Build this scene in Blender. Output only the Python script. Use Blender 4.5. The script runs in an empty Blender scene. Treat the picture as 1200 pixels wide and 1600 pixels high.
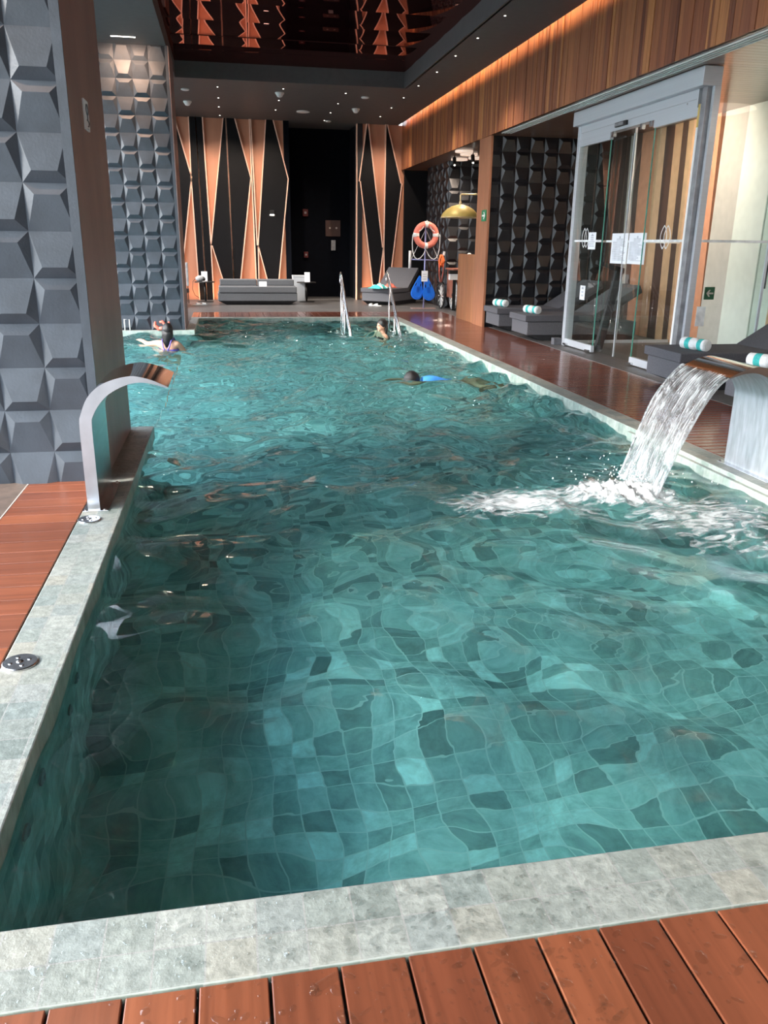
import bpy, bmesh, math, random
import numpy as np
from mathutils import Vector, Matrix, noise
S = bpy.context.scene
COL = S.collection
PI = math.pi
rnd = random.Random(7)

# ------------------------------------------------------------------ camera, sky, light, exposure
F_PX = 1263.98
cam_d = bpy.data.cameras.new('camera')
cam = bpy.data.objects.new('camera', cam_d); COL.objects.link(cam)
a, b, c = 0.189773829, -0.320719947, -0.0133276471
fwd = Vector((math.sin(a)*math.cos(b), math.cos(a)*math.cos(b), math.sin(b)))
r0 = Vector((math.cos(a), -math.sin(a), 0)); d0 = fwd.cross(r0)
rr = r0*math.cos(c) + d0*math.sin(c); dd = -r0*math.sin(c) + d0*math.cos(c)
cam.matrix_world = Matrix(((rr.x, -dd.x, -fwd.x, 0), (rr.y, -dd.y, -fwd.y, 0), (rr.z, -dd.z, -fwd.z, 1.6), (0, 0, 0, 1)))
cam_d.sensor_width = 36; cam_d.lens = F_PX/1600*36
cam_d.clip_start = .05; cam_d.clip_end = 500
S.camera = cam

S.view_settings.view_transform = 'Standard'
S.view_settings.look = 'None'
S.view_settings.gamma = 1
S.view_settings.use_curve_mapping = False
S.view_settings.exposure = 0.4
cy = S.cycles
cy.use_denoising = True
cy.max_bounces = 12; cy.diffuse_bounces = 5; cy.glossy_bounces = 5; cy.transmission_bounces = 8; cy.transparent_max_bounces = 16
cy.sample_clamp_indirect = 60
cy.caustics_refractive = True; cy.caustics_reflective = True
cy.blur_glossy = 0.3

w = bpy.data.worlds.new('sky'); S.world = w; w.use_nodes = True
nt = w.node_tree; nt.nodes.clear()
wo = nt.nodes.new('ShaderNodeOutputWorld'); bg = nt.nodes.new('ShaderNodeBackground')
tc = nt.nodes.new('ShaderNodeTexCoord'); sx = nt.nodes.new('ShaderNodeSeparateXYZ'); cr = nt.nodes.new('ShaderNodeValToRGB')
mr = nt.nodes.new('ShaderNodeMapRange'); mr.inputs[1].default_value = -.3; mr.inputs[2].default_value = .6
nt.links.new(tc.outputs['Generated'], sx.inputs[0]); nt.links.new(sx.outputs[2], mr.inputs[0]); nt.links.new(mr.outputs[0], cr.inputs[0])
e = cr.color_ramp.elements
e[0].position = 0; e[0].color = (.16, .19, .2, 1); e[1].position = 1; e[1].color = (.75, .9, 1.1, 1)
for p_, c_ in ((.3, (.25, .3, .33, 1)), (.36, (.95, 1.0, 1.05, 1)), (.6, (.9, 1.0, 1.12, 1))):
    k = e.new(p_); k.color = c_
nt.links.new(cr.outputs[0], bg.inputs[0]); nt.links.new(bg.outputs[0], wo.inputs[0])
bg.inputs[1].default_value = 5.6

def lamp(name, kind, loc, energy, col=(1, 1, 1), rot=(0, 0, 0), **kw):
    d = bpy.data.lights.new(name, kind); d.energy = energy; d.color = col
    for k_, v_ in kw.items(): setattr(d, k_, v_)
    o = bpy.data.objects.new(name, d); o.location = loc; o.rotation_euler = rot; COL.objects.link(o); return o

# hazy low sun through the window wall on the left
sun_dir = Vector((math.cos(math.radians(27))*math.cos(math.radians(18)), math.cos(math.radians(27))*math.sin(math.radians(18)), -math.sin(math.radians(27))))
sun = lamp('sun', 'SUN', (-8, -2, 8), 6.5, (1, .93, .84), angle=math.radians(14)); sun.rotation_euler = sun_dir.to_track_quat('-Z', 'Y').to_euler()
WARM = (1, .45, .18); WARM2 = (1, .80, .64)
# LED strip hidden in the ceiling slot above the wooden fascia
lamp('cove_strip', 'AREA', (4.93, 12, 4.88), 70, WARM, (0, math.radians(-28), 0), shape='RECTANGLE', size=.03, size_y=24)
# warm lamps that wash the copper wall from the ceiling, and floor uplights at its foot
for x in (-.9, .2, 1.3, 4.4):
    lamp('wall_washer', 'SPOT', (x, 22.9, 4.68), 165, WARM2, (math.radians(28), 0, 0), spot_size=math.radians(95), spot_blend=.9, shadow_soft_size=.05)
for x in (-.85, -.2, .65, 1.75, 4.1, 4.9):
    lamp('floor_uplight', 'AREA', (x, 24.2, .06), 2, WARM, (math.radians(160), 0, 0), shape='RECTANGLE', size=.3, size_y=.06)
# washers above the left pillars; the nearer one is added to warm its facets
lamp('pillar_washer', 'AREA', (-1.6, 5.2, 4.7), 22, (1, .62, .42), (math.radians(10), 0, 0), shape='RECTANGLE', size=.9, size_y=.05)
lamp('pillar_washer', 'AREA', (-1.45, 15.6, 4.7), 30, (1, .62, .42), (math.radians(14), 0, 0), shape='RECTANGLE', size=.55, size_y=.05)
# alcove lamps
for x, y in ((5.63, 19.54), (5.74, 20.74), (6.05, 20.31)):
    lamp('alcove_lamp', 'SPOT', (x, y, 3.5), 110, WARM2, (0, 0, 0), spot_size=math.radians(140), spot_blend=.8, shadow_soft_size=.12)
for x, y in ((1.4, 20.1), (3.3, 21.9), (-.7, 21.9), (2.1, 22.7), (4.17, 18.5), (4.17, 15.0)):  # fill added to lift the far end, set at ceiling cones, disc and spots
    lamp('hall_fill', 'SPOT', (x, y, 4.6), 150, (1, .9, .8), (0, 0, 0), spot_size=math.radians(120), spot_blend=.8, shadow_soft_size=.08)
lamp('bay_fill', 'AREA', (7.0, 7.0, 3.5), 22, (1, .88, .75), (0, 0, 0), shape='DISK', size=1.4)  # added fill over the near bay, no fitting there
lamp('vestibule_fill', 'SPOT', (6.1, 12.4, 3.45), 260, (1, .86, .7), (0, math.radians(-62), math.radians(12)), spot_size=math.radians(120), spot_blend=.9, shadow_soft_size=.25)  # added spot turned onto the coloured panels behind the door to brighten them

# ------------------------------------------------------------------ material helpers
def new_mat(name):
    m = bpy.data.materials.new(name); m.use_nodes = True
    t = m.node_tree; t.nodes.clear()
    o = t.nodes.new('ShaderNodeOutputMaterial')
    return m, t, o
def N(t, typ, **kw):
    n = t.nodes.new(typ)
    for k_, v_ in kw.items():
        if k_.startswith('i_'): n.inputs[k_[2:].replace('_', ' ')].default_value = v_
        else: setattr(n, k_, v_)
    return n
def rgba(c_): return (c_[0], c_[1], c_[2], 1)
def pbr(name, col, rough=.5, metal=0, var=.12, scale=8, bump=0, bscale=40, coat=0, emit=None, es=0, stretch=(1, 1, 1), col2=None, spec=.5):
    m, t, o = new_mat(name)
    p = N(t, 'ShaderNodeBsdfPrincipled'); p.inputs['Roughness'].default_value = rough; p.inputs['Metallic'].default_value = metal
    p.inputs['Specular IOR Level'].default_value = spec
    if coat: p.inputs['Coat Weight'].default_value = coat; p.inputs['Coat Roughness'].default_value = .08
    tcn = N(t, 'ShaderNodeTexCoord'); mp = N(t, 'ShaderNodeMapping'); mp.inputs['Scale'].default_value = stretch
    t.links.new(tcn.outputs['Object'], mp.inputs[0])
    nz = N(t, 'ShaderNodeTexNoise'); nz.inputs['Scale'].default_value = scale; nz.inputs['Detail'].default_value = 4
    t.links.new(mp.outputs[0], nz.inputs[0])
    rp = N(t, 'ShaderNodeValToRGB')
    cA = [max(0, x*(1-var*2)) for x in col]; cB = col2 or [x*(1+var*2) for x in col]
    rp.color_ramp.elements[0].color = rgba(cA); rp.color_ramp.elements[1].color = rgba(cB)
    rp.color_ramp.elements[0].position = .3; rp.color_ramp.elements[1].position = .7
    t.links.new(nz.outputs[0], rp.inputs[0]); t.links.new(rp.outputs[0], p.inputs['Base Color'])
    if bump:
        n2 = N(t, 'ShaderNodeTexNoise'); n2.inputs['Scale'].default_value = bscale; n2.inputs['Detail'].default_value = 3
        t.links.new(mp.outputs[0], n2.inputs[0])
        bp = N(t, 'ShaderNodeBump'); bp.inputs['Strength'].default_value = bump; bp.inputs['Distance'].default_value = .01
        t.links.new(n2.outputs[0], bp.inputs['Height']); t.links.new(bp.outputs[0], p.inputs['Normal'])
    if emit:
        p.inputs['Emission Color'].default_value = rgba(emit); p.inputs['Emission Strength'].default_value = es
    t.links.new(p.outputs[0], o.inputs[0])
    return m
def wood(name, tones, rough=.35, coat=0, axis=0, grain=.35, spec=.5):
    """boards: a tone per loose board, grain along axis"""
    m, t, o = new_mat(name)
    p = N(t, 'ShaderNodeBsdfPrincipled'); p.inputs['Roughness'].default_value = rough; p.inputs['Specular IOR Level'].default_value = spec
    if coat: p.inputs['Coat Weight'].default_value = coat; p.inputs['Coat Roughness'].default_value = .1
    g = N(t, 'ShaderNodeNewGeometry')
    rp = N(t, 'ShaderNodeValToRGB'); el = rp.color_ramp.elements
    el[0].position = 0; el[0].color = rgba(tones[0]); el[1].position = 1; el[1].color = rgba(tones[-1])
    for i in range(1, len(tones)-1):
        k = el.new(i/(len(tones)-1)); k.color = rgba(tones[i])
    t.links.new(g.outputs['Random Per Island'], rp.inputs[0])
    tcn = N(t, 'ShaderNodeTexCoord'); mp = N(t, 'ShaderNodeMapping'); s = [30, 30, 30]; s[axis] = 1.6; mp.inputs['Scale'].default_value = s
    vm = N(t, 'ShaderNodeVectorMath'); vm.operation = 'ADD'
    ml = N(t, 'ShaderNodeMath'); ml.operation = 'MULTIPLY'; ml.inputs[1].default_value = 57.0
    t.links.new(g.outputs['Random Per Island'], ml.inputs[0])
    t.links.new(tcn.outputs['Object'], mp.inputs[0]); t.links.new(mp.outputs[0], vm.inputs[0]); t.links.new(ml.outputs[0], vm.inputs[1])
    nz = N(t, 'ShaderNodeTexNoise'); nz.inputs['Scale'].default_value = 1; nz.inputs['Detail'].default_value = 5; nz.inputs['Distortion'].default_value = .6
    t.links.new(vm.outputs[0], nz.inputs[0])
    mx = N(t, 'ShaderNodeMix', data_type='RGBA', blend_type='MULTIPLY'); mx.inputs[0].default_value = grain
    r2 = N(t, 'ShaderNodeValToRGB'); r2.color_ramp.elements[0].position = .3; r2.color_ramp.elements[1].position = .65
    r2.color_ramp.elements[0].color = (.25, .2, .2, 1); r2.color_ramp.elements[1].color = (1.25, 1.2, 1.15, 1)
    t.links.new(nz.outputs[0], r2.inputs[0])
    t.links.new(rp.outputs[0], mx.inputs[6]); t.links.new(r2.outputs[0], mx.inputs[7]); t.links.new(mx.outputs[2], p.inputs['Base Color'])
    bp = N(t, 'ShaderNodeBump'); bp.inputs['Strength'].default_value = .15; bp.inputs['Distance'].default_value = .004
    t.links.new(nz.outputs[0], bp.inputs['Height']); t.links.new(bp.outputs[0], p.inputs['Normal'])
    t.links.new(p.outputs[0], o.inputs[0]); return m
def tiles(name, plane, size, cols, grout, rough=.35, gw=.012, nscale=14, bump=.3, sizey=None, veins=True, off=0):
    """square stone tiles; plane 'xy', 'yz' or 'xz'"""
    m, t, o = new_mat(name)
    p = N(t, 'ShaderNodeBsdfPrincipled'); p.inputs['Roughness'].default_value = rough
    tcn = N(t, 'ShaderNodeTexCoord'); sp = N(t, 'ShaderNodeSeparateXYZ'); cb = N(t, 'ShaderNodeCombineXYZ')
    t.links.new(tcn.outputs['Object'], sp.inputs[0])
    ii = {'xy': (0, 1), 'yz': (1, 2), 'xz': (0, 2)}[plane]
    t.links.new(sp.outputs[ii[0]], cb.inputs[0]); t.links.new(sp.outputs[ii[1]], cb.inputs[1])
    br = N(t, 'ShaderNodeTexBrick'); br.offset = off; br.squash = 1
    br.inputs['Scale'].default_value = 1; br.inputs['Brick Width'].default_value = size; br.inputs['Row Height'].default_value = sizey or size
    br.inputs['Mortar Size'].default_value = gw*size; br.inputs['Mortar Smooth'].default_value = .3; br.inputs['Bias'].default_value = 0
    br.inputs['Color1'].default_value = (0, 0, 0, 1); br.inputs['Color2'].default_value = (1, 1, 1, 1); br.inputs['Mortar'].default_value = (.5, .5, .5, 1)
    t.links.new(cb.outputs[0], br.inputs[0])
    rp = N(t, 'ShaderNodeValToRGB'); el = rp.color_ramp.elements
    el[0].color = rgba(cols[0]); el[1].color = rgba(cols[-1]); el[0].position = 0; el[1].position = 1
    for i in range(1, len(cols)-1):
        k = el.new(i/(len(cols)-1)); k.color = rgba(cols[i])
    t.links.new(br.outputs[0], rp.inputs[0])
    nz = N(t, 'ShaderNodeTexNoise'); nz.inputs['Scale'].default_value = nscale; nz.inputs['Detail'].default_value = 6; nz.inputs['Roughness'].default_value = .65
    t.links.new(tcn.outputs['Object'], nz.inputs[0])
    r2 = N(t, 'ShaderNodeValToRGB'); r2.color_ramp.elements[0].position = .3; r2.color_ramp.elements[1].position = .7
    r2.color_ramp.elements[0].color = (.68, .70, .68, 1); r2.color_ramp.elements[1].color = (1.3, 1.28, 1.25, 1)
    t.links.new(nz.outputs[0], r2.inputs[0])
    mx = N(t, 'ShaderNodeMix', data_type='RGBA', blend_type='MULTIPLY'); mx.inputs[0].default_value = 1 if veins else .4
    t.links.new(rp.outputs[0], mx.inputs[6]); t.links.new(r2.outputs[0], mx.inputs[7])
    mg = N(t, 'ShaderNodeMix', data_type='RGBA'); t.links.new(br.outputs['Fac'], mg.inputs[0])
    t.links.new(mx.outputs[2], mg.inputs[6]); mg.inputs[7].default_value = rgba(grout)
    t.links.new(mg.outputs[2], p.inputs['Base Color'])
    if bump:
        bp = N(t, 'ShaderNodeBump'); bp.inputs['Strength'].default_value = bump; bp.inputs['Distance'].default_value = .006
        t.links.new(nz.outputs[0], bp.inputs['Height']); t.links.new(bp.outputs[0], p.inputs['Normal'])
    t.links.new(p.outputs[0], o.inputs[0]); return m
def glassmat(name, tint=(.95, .98, .97), refl=1.0):
    """thin architectural glass: clear pane with fresnel reflection"""
    m, t, o = new_mat(name)
    fr = N(t, 'ShaderNodeFresnel'); fr.inputs[0].default_value = 1.5
    ge = N(t, 'ShaderNodeNewGeometry'); fo = N(t, 'ShaderNodeMath'); fo.operation = 'SUBTRACT'; fo.inputs[0].default_value = refl
    mu = N(t, 'ShaderNodeMath'); mu.operation = 'MULTIPLY'; mu.use_clamp = True   # the pane reflects at its outer face only
    t.links.new(ge.outputs['Backfacing'], fo.inputs[1]); t.links.new(fo.outputs[0], mu.inputs[1])
    tr = N(t, 'ShaderNodeBsdfTransparent'); tr.inputs[0].default_value = rgba(tint)
    gl = N(t, 'ShaderNodeBsdfGlossy'); gl.inputs['Roughness'].default_value = .01
    mx = N(t, 'ShaderNodeMixShader')
    t.links.new(fr.outputs[0], mu.inputs[0]); t.links.new(mu.outputs[0], mx.inputs[0]); t.links.new(tr.outputs[0], mx.inputs[1]); t.links.new(gl.outputs[0], mx.inputs[2])
    t.links.new(mx.outputs[0], o.inputs[0]); return m

M = {}
M['slate'] = pbr('slate', (.044, .055, .069), .5, var=.1, scale=5, bump=.12, bscale=60)
M['slate_black'] = pbr('slate_black', (.009, .010, .013), .36, var=.1, scale=5, bump=.1, bscale=60, spec=.7)
M['dark'] = pbr('dark', (.018, .018, .021), .6)
M['navy'] = pbr('navy', (.002, .003, .006), .8, spec=.1)
M['ceil'] = pbr('ceil', (.085, .084, .086), .6, var=.04)
M['brown_panel'] = pbr('brown_panel', (.30, .20, .185), .42, var=.08, scale=3, stretch=(1, 1, .3), bump=.08, bscale=200)
M['copper'] = pbr('copper', (.54, .245, .145), .5, var=.06, scale=4, stretch=(1, 1, .2), bump=.05, bscale=90)
M['copper_edge'] = pbr('copper_edge', (.95, .6, .45), .35, var=.04)
M['blackpanel'] = pbr('blackpanel', (.005, .005, .006), .6, var=.05, spec=.2)
M['wood_near'] = wood('wood_near', [(.15, .044, .022), (.22, .068, .031), (.26, .082, .038), (.18, .053, .026)], .32, .25, axis=1)
M['wood_left'] = wood('wood_left', [(.17, .05, .025), (.25, .075, .033), (.20, .062, .03), (.28, .085, .036)], .38, .1, axis=0)
M['wood_right'] = wood('wood_right', [(.145, .05, .034), (.20, .066, .042), (.17, .058, .037)], .22, .5, axis=0)
M['wood_fascia'] = wood('wood_fascia', [(.15, .05, .03), (.32, .11, .05), (.40, .15, .06), (.26, .085, .042), (.52, .22, .08), (.35, .125, .055), (.20, .068, .036)], .45, axis=2)
M['wood_soffit'] = wood('wood_soffit', [(.16, .085, .06), (.2, .11, .075)], .3, .2, axis=0, grain=.2)
M['wood_side'] = pbr('wood_side', (.38, .16, .085), .42, var=.1, scale=4, stretch=(6, 6, .4))
M['wood_screen'] = wood('wood_screen', [(.30, .13, .06), (.42, .19, .09), (.36, .15, .07)], .4, axis=2)
M['coping'] = tiles('coping', 'xy', .1205, [(.17, .205, .19), (.33, .345, .32), (.25, .28, .26), (.32, .315, .275), (.22, .26, .25), (.30, .315, .30)], (.31, .31, .29), .42, .02, 24, bump=.7)
M['coping_v'] = tiles('coping_v', 'yz', .1205, [(.26, .34, .31), (.40, .46, .42), (.33, .41, .37)], (.45, .48, .45), .3, .04, 14)
M['coping_h'] = tiles('coping_h', 'xz', .1205, [(.26, .34, .31), (.40, .46, .42), (.33, .41, .37)], (.45, .48, .45), .3, .04, 14)
PT = [tuple(min(.8, v_*m_) for v_, m_ in zip(q_, (1.48, 1.5, 1.6))) for q_ in [(.10, .135, .125), (.26, .33, .30), (.19, .25, .23), (.36, .44, .40), (.22, .29, .26), (.13, .17, .155), (.30, .37, .335)]]
M['pool_xy'] = tiles('pool_xy', 'xy', .121, PT, (.48, .53, .50), .5, .03, 11, .0)
M['pool_yz'] = tiles('pool_yz', 'yz', .121, PT, (.40, .44, .40), .5, .03, 11, .0)
M['pool_xz'] = tiles('pool_xz', 'xz', .121, PT, (.40, .44, .40), .5, .03, 11, .0)
M['stone_left'] = tiles('stone_left', 'xy', .45, [(.10, .072, .058), (.155, .115, .095), (.125, .092, .076)], (.12, .1, .09), .5, .012, 10)
M['stone_grey'] = tiles('stone_grey', 'xy', .6, [(.085, .08, .082), (.11, .105, .105), (.095, .09, .092)], (.06, .058, .058), .4, .008, 12)
M['steel'] = pbr('steel', (.62, .62, .63), .22, 1, var=.05, scale=3, stretch=(1, 1, 12))
M['steel_mirror'] = pbr('steel_mirror', (.6, .6, .6), .08, 1, var=.02)
M['steel_sat'] = pbr('steel_sat', (.47, .48, .50), .28, 1, var=.06, scale=6)
M['steel_wet'] = pbr('steel_wet', (.40, .43, .45), .42, .5, var=.10, scale=9, stretch=(1, 3, .6))
M['alu'] = pbr('alu', (.58, .61, .65), .35, .3, var=.03, scale=4, stretch=(1, .05, 40))
M['alu_dark'] = pbr('alu_dark', (.28, .28, .29), .4, .3)
M['white'] = pbr('white', (.8, .8, .78), .5, var=.02)
M['paper'] = pbr('paper', (.82, .84, .88), .6, var=.01)
M['ink'] = pbr('ink', (.16, .17, .2), .7)
M['ink_light'] = pbr('ink_light', (.5, .52, .56), .7)
M['black'] = pbr('black', (.012, .012, .012), .5)
M['rubber'] = pbr('rubber', (.02, .02, .022), .7)
M['cushion'] = pbr('cushion', (.09, .09, .102), .85, var=.08, scale=60, bump=.15, bscale=300)
M['cushion_base'] = pbr('cushion_base', (.10, .10, .112), .8, var=.08, scale=60, bump=.12, bscale=300)
M['daybed'] = pbr('daybed', (.105, .11, .12), .85, var=.08, scale=60, bump=.12, bscale=300)
M['frame_dark'] = pbr('frame_dark', (.028, .03, .034), .5)
M['plinth'] = pbr('plinth', (.02, .02, .022), .7)
M['towel_white'] = pbr('towel_white', (.82, .84, .83), .95, var=.05, scale=60, bump=.5, bscale=220)
M['towel_teal'] = pbr('towel_teal', (.06, .5, .47), .95, var=.1, scale=60, bump=.5, bscale=220)
M['coral'] = pbr('coral', (.8, .17, .11), .6, var=.08)
M['ring'] = pbr('ring', (.78, .22, .16), .45, var=.05)
M['orange'] = pbr('orange', (.85, .2, .05), .5)
M['blue'] = pbr('blue', (.012, .16, .72), .4, var=.06, bump=.1, bscale=200)
M['blue_dark'] = pbr('blue_dark', (.008, .10, .5), .45)
M['pole_blue'] = pbr('pole_blue', (.32, .34, .62), .35, .3)
M['green'] = pbr('green', (.02, .22, .09), .5)
M['green_dark'] = pbr('green_dark', (.015, .09, .04), .5)
M['brass'] = pbr('brass', (.62, .45, .13), .45, .2, var=.05)
M['brass_pale'] = pbr('brass_pale', (.78, .62, .36), .35, .4)
M['red_wood'] = pbr('red_wood', (.36, .13, .085), .45, var=.12, scale=6, stretch=(5, 5, .5))
M['red'] = pbr('red', (.10, .012, .012), .5)
M['glass'] = glassmat('glass')
M['glass_edge'] = pbr('glass_edge', (.12, .42, .33), .15)
M['glass_etch'] = pbr('glass_etch', (.72, .74, .74), .6)
M['skin'] = pbr('skin', (.62, .34, .23), .5, var=.05, scale=12)
M['skin_tan'] = pbr('skin_tan', (.55, .28, .17), .5, var=.05, scale=12)
M['hair'] = pbr('hair', (.012, .010, .010), .35, var=.2, scale=30, stretch=(8, 8, .6), bump=.5, bscale=40)
M['swim_purple'] = pbr('swim_purple', (.16, .12, .5), .6)
M['swim_blue'] = pbr('swim_blue', (.05, .28, .78), .6)
M['eye'] = pbr('eye', (.02, .015, .012), .2)
M['lip'] = pbr('lip', (.4, .12, .1), .5)
M['lamp_on'] = pbr('lamp_on', (.9, .88, .84), .4, emit=(1, .93, .82), es=6)
M['lamp_soft'] = pbr('lamp_soft', (.8, .68, .6), .4, emit=(1, .75, .6), es=.5)
M['tan'] = pbr('tan', (.60, .34, .20), .5, var=.05)
M['orange_wall'] = pbr('orange_wall', (.6, .25, .14), .5, var=.05)
M['beige'] = pbr('beige', (.47, .41, .36), .6, var=.03)
M['cream'] = pbr('cream', (.68, .67, .60), .6, var=.02)
M['brown'] = pbr('brown', (.075, .038, .03), .5, var=.05)
M['grey_stuff'] = pbr('grey_stuff', (.32, .33, .34), .6, var=.12, scale=14)

# dark red mirror of the ceiling recess
m, t, o = new_mat('red_mirror')
gl = N(t, 'ShaderNodeBsdfGlossy'); gl.inputs['Color'].default_value = (.40, .21, .19, 1); gl.inputs['Roughness'].default_value = .02
df = N(t, 'ShaderNodeBsdfDiffuse'); df.inputs['Color'].default_value = (.05, .012, .014, 1)
mx = N(t, 'ShaderNodeMixShader'); mx.inputs[0].default_value = .82
t.links.new(df.outputs[0], mx.inputs[1]); t.links.new(gl.outputs[0], mx.inputs[2]); t.links.new(mx.outputs[0], o.inputs[0]); M['red_mirror'] = m

# pool water
m, t, o = new_mat('water')
fr = N(t, 'ShaderNodeFresnel'); fr.inputs[0].default_value = 1.33
rf = N(t, 'ShaderNodeBsdfRefraction'); rf.inputs['IOR'].default_value = 1.33; rf.inputs['Roughness'].default_value = 0; rf.inputs['Color'].default_value = (.62, .96, .98, 1)
gl = N(t, 'ShaderNodeBsdfGlossy'); gl.inputs['Roughness'].default_value = .01; gl.inputs['Color'].default_value = (1, 1, 1, 1)
tcn = N(t, 'ShaderNodeTexCoord')
nz = N(t, 'ShaderNodeTexNoise'); nz.inputs['Scale'].default_value = 8; nz.inputs['Detail'].default_value = 1; nz.inputs['Distortion'].default_value = .5
t.links.new(tcn.outputs['Object'], nz.inputs[0])
bp = N(t, 'ShaderNodeBump'); bp.inputs['Strength'].default_value = .03; bp.inputs['Distance'].default_value = .05
t.links.new(nz.outputs[0], bp.inputs['Height'])
for n_ in (fr, rf, gl): t.links.new(bp.outputs[0], n_.inputs['Normal'])
mx = N(t, 'ShaderNodeMixShader')
t.links.new(fr.outputs[0], mx.inputs[0]); t.links.new(rf.outputs[0], mx.inputs[1]); t.links.new(gl.outputs[0], mx.inputs[2]); t.links.new(mx.outputs[0], o.inputs[0])
M['water'] = m

# falling sheet of water: clear, with white streaks along the fall
m, t, o = new_mat('falling_water')
tcn = N(t, 'ShaderNodeTexCoord'); mp = N(t, 'ShaderNodeMapping'); mp.inputs['Scale'].default_value = (7, 60, 7)
t.links.new(tcn.outputs['Object'], mp.inputs[0])
nz = N(t, 'ShaderNodeTexNoise'); nz.inputs['Scale'].default_value = 1; nz.inputs['Detail'].default_value = 4; nz.inputs['Distortion'].default_value = .7
t.links.new(mp.outputs[0], nz.inputs[0])
bp = N(t, 'ShaderNodeBump'); bp.inputs['Strength'].default_value = .9; bp.inputs['Distance'].default_value = .03
t.links.new(nz.outputs[0], bp.inputs['Height'])
fr = N(t, 'ShaderNodeFresnel'); fr.inputs[0].default_value = 1.33
rf = N(t, 'ShaderNodeBsdfRefraction'); rf.inputs['IOR'].default_value = 1.12; rf.inputs['Roughness'].default_value = .02
gl = N(t, 'ShaderNodeBsdfGlossy'); gl.inputs['Roughness'].default_value = .08
tp = N(t, 'ShaderNodeBsdfTransparent')
for n_ in (fr, rf, gl): t.links.new(bp.outputs[0], n_.inputs['Normal'])
m0 = N(t, 'ShaderNodeMixShader'); m0.inputs[0].default_value = .45
t.links.new(tp.outputs[0], m0.inputs[1]); t.links.new(rf.outputs[0], m0.inputs[2])
m1 = N(t, 'ShaderNodeMixShader'); t.links.new(fr.outputs[0], m1.inputs[0]); t.links.new(m0.outputs[0], m1.inputs[1]); t.links.new(gl.outputs[0], m1.inputs[2])
wd = N(t, 'ShaderNodeBsdfDiffuse'); wd.inputs[0].default_value = (.85, .9, .92, 1)
wt = N(t, 'ShaderNodeBsdfTranslucent'); wt.inputs[0].default_value = (.85, .9, .92, 1)
wa = N(t, 'ShaderNodeAddShader'); t.links.new(wd.outputs[0], wa.inputs[0]); t.links.new(wt.outputs[0], wa.inputs[1])
rp = N(t, 'ShaderNodeValToRGB'); rp.color_ramp.elements[0].position = .50; rp.color_ramp.elements[1].position = .70
rp.color_ramp.elements[1].color = (.40, .40, .40, 1)
t.links.new(nz.outputs[0], rp.inputs[0])
m2 = N(t, 'ShaderNodeMixShader'); t.links.new(rp.outputs[0], m2.inputs[0]); t.links.new(m1.outputs[0], m2.inputs[1]); t.links.new(wa.outputs[0], m2.inputs[2])
t.links.new(m2.outputs[0], o.inputs[0]); M['falling_water'] = m

# foam: lacy white froth, open between the strands
def foam_mat(name, lo, hi, sc):
    m, t, o = new_mat(name)
    tcn = N(t, 'ShaderNodeTexCoord'); at = N(t, 'ShaderNodeAttribute'); at.attribute_name = 'froth'
    mp = N(t, 'ShaderNodeMapping'); mp.inputs['Scale'].default_value = (.7, 1.2, 1); t.links.new(tcn.outputs['Object'], mp.inputs[0])
    nz = N(t, 'ShaderNodeTexNoise'); nz.inputs['Scale'].default_value = sc; nz.inputs['Detail'].default_value = 6; nz.inputs['Roughness'].default_value = .62; nz.inputs['Distortion'].default_value = 1.6
    t.links.new(mp.outputs[0], nz.inputs[0])
    ad = N(t, 'ShaderNodeMath'); ad.operation = 'ADD'; t.links.new(nz.outputs[0], ad.inputs[0]); t.links.new(at.outputs['Fac'], ad.inputs[1])
    mr_ = N(t, 'ShaderNodeMapRange'); mr_.inputs[1].default_value = lo; mr_.inputs[2].default_value = hi
    t.links.new(ad.outputs[0], mr_.inputs[0])
    df = N(t, 'ShaderNodeBsdfDiffuse'); df.inputs[0].default_value = (.60, .64, .66, 1)
    tp = N(t, 'ShaderNodeBsdfTransparent'); mx = N(t, 'ShaderNodeMixShader')
    t.links.new(mr_.outputs[0], mx.inputs[0]); t.links.new(tp.outputs[0], mx.inputs[1]); t.links.new(df.outputs[0], mx.inputs[2])
    t.links.new(mx.outputs[0], o.inputs[0]); return m
M['foam'] = foam_mat('foam', .80, 1.06, 8)
m, t, o = new_mat('droplet')
fr_ = N(t, 'ShaderNodeFresnel'); fr_.inputs[0].default_value = 1.7; ge = N(t, 'ShaderNodeNewGeometry')
fs_ = N(t, 'ShaderNodeMath'); fs_.operation = 'SUBTRACT'; fs_.inputs[0].default_value = 1; t.links.new(ge.outputs['Backfacing'], fs_.inputs[1])
fr = N(t, 'ShaderNodeMath'); fr.operation = 'MULTIPLY'; fr.use_clamp = True; t.links.new(fr_.outputs[0], fr.inputs[0]); t.links.new(fs_.outputs[0], fr.inputs[1])
tp = N(t, 'ShaderNodeBsdfTransparent'); tp.inputs[0].default_value = (.93, .94, .94, 1); gl = N(t, 'ShaderNodeBsdfGlossy'); gl.inputs['Roughness'].default_value = .12
mx = N(t, 'ShaderNodeMixShader'); t.links.new(fr.outputs[0], mx.inputs[0]); t.links.new(tp.outputs[0], mx.inputs[1]); t.links.new(gl.outputs[0], mx.inputs[2]); t.links.new(mx.outputs[0], o.inputs[0]); M['droplet'] = m

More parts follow.
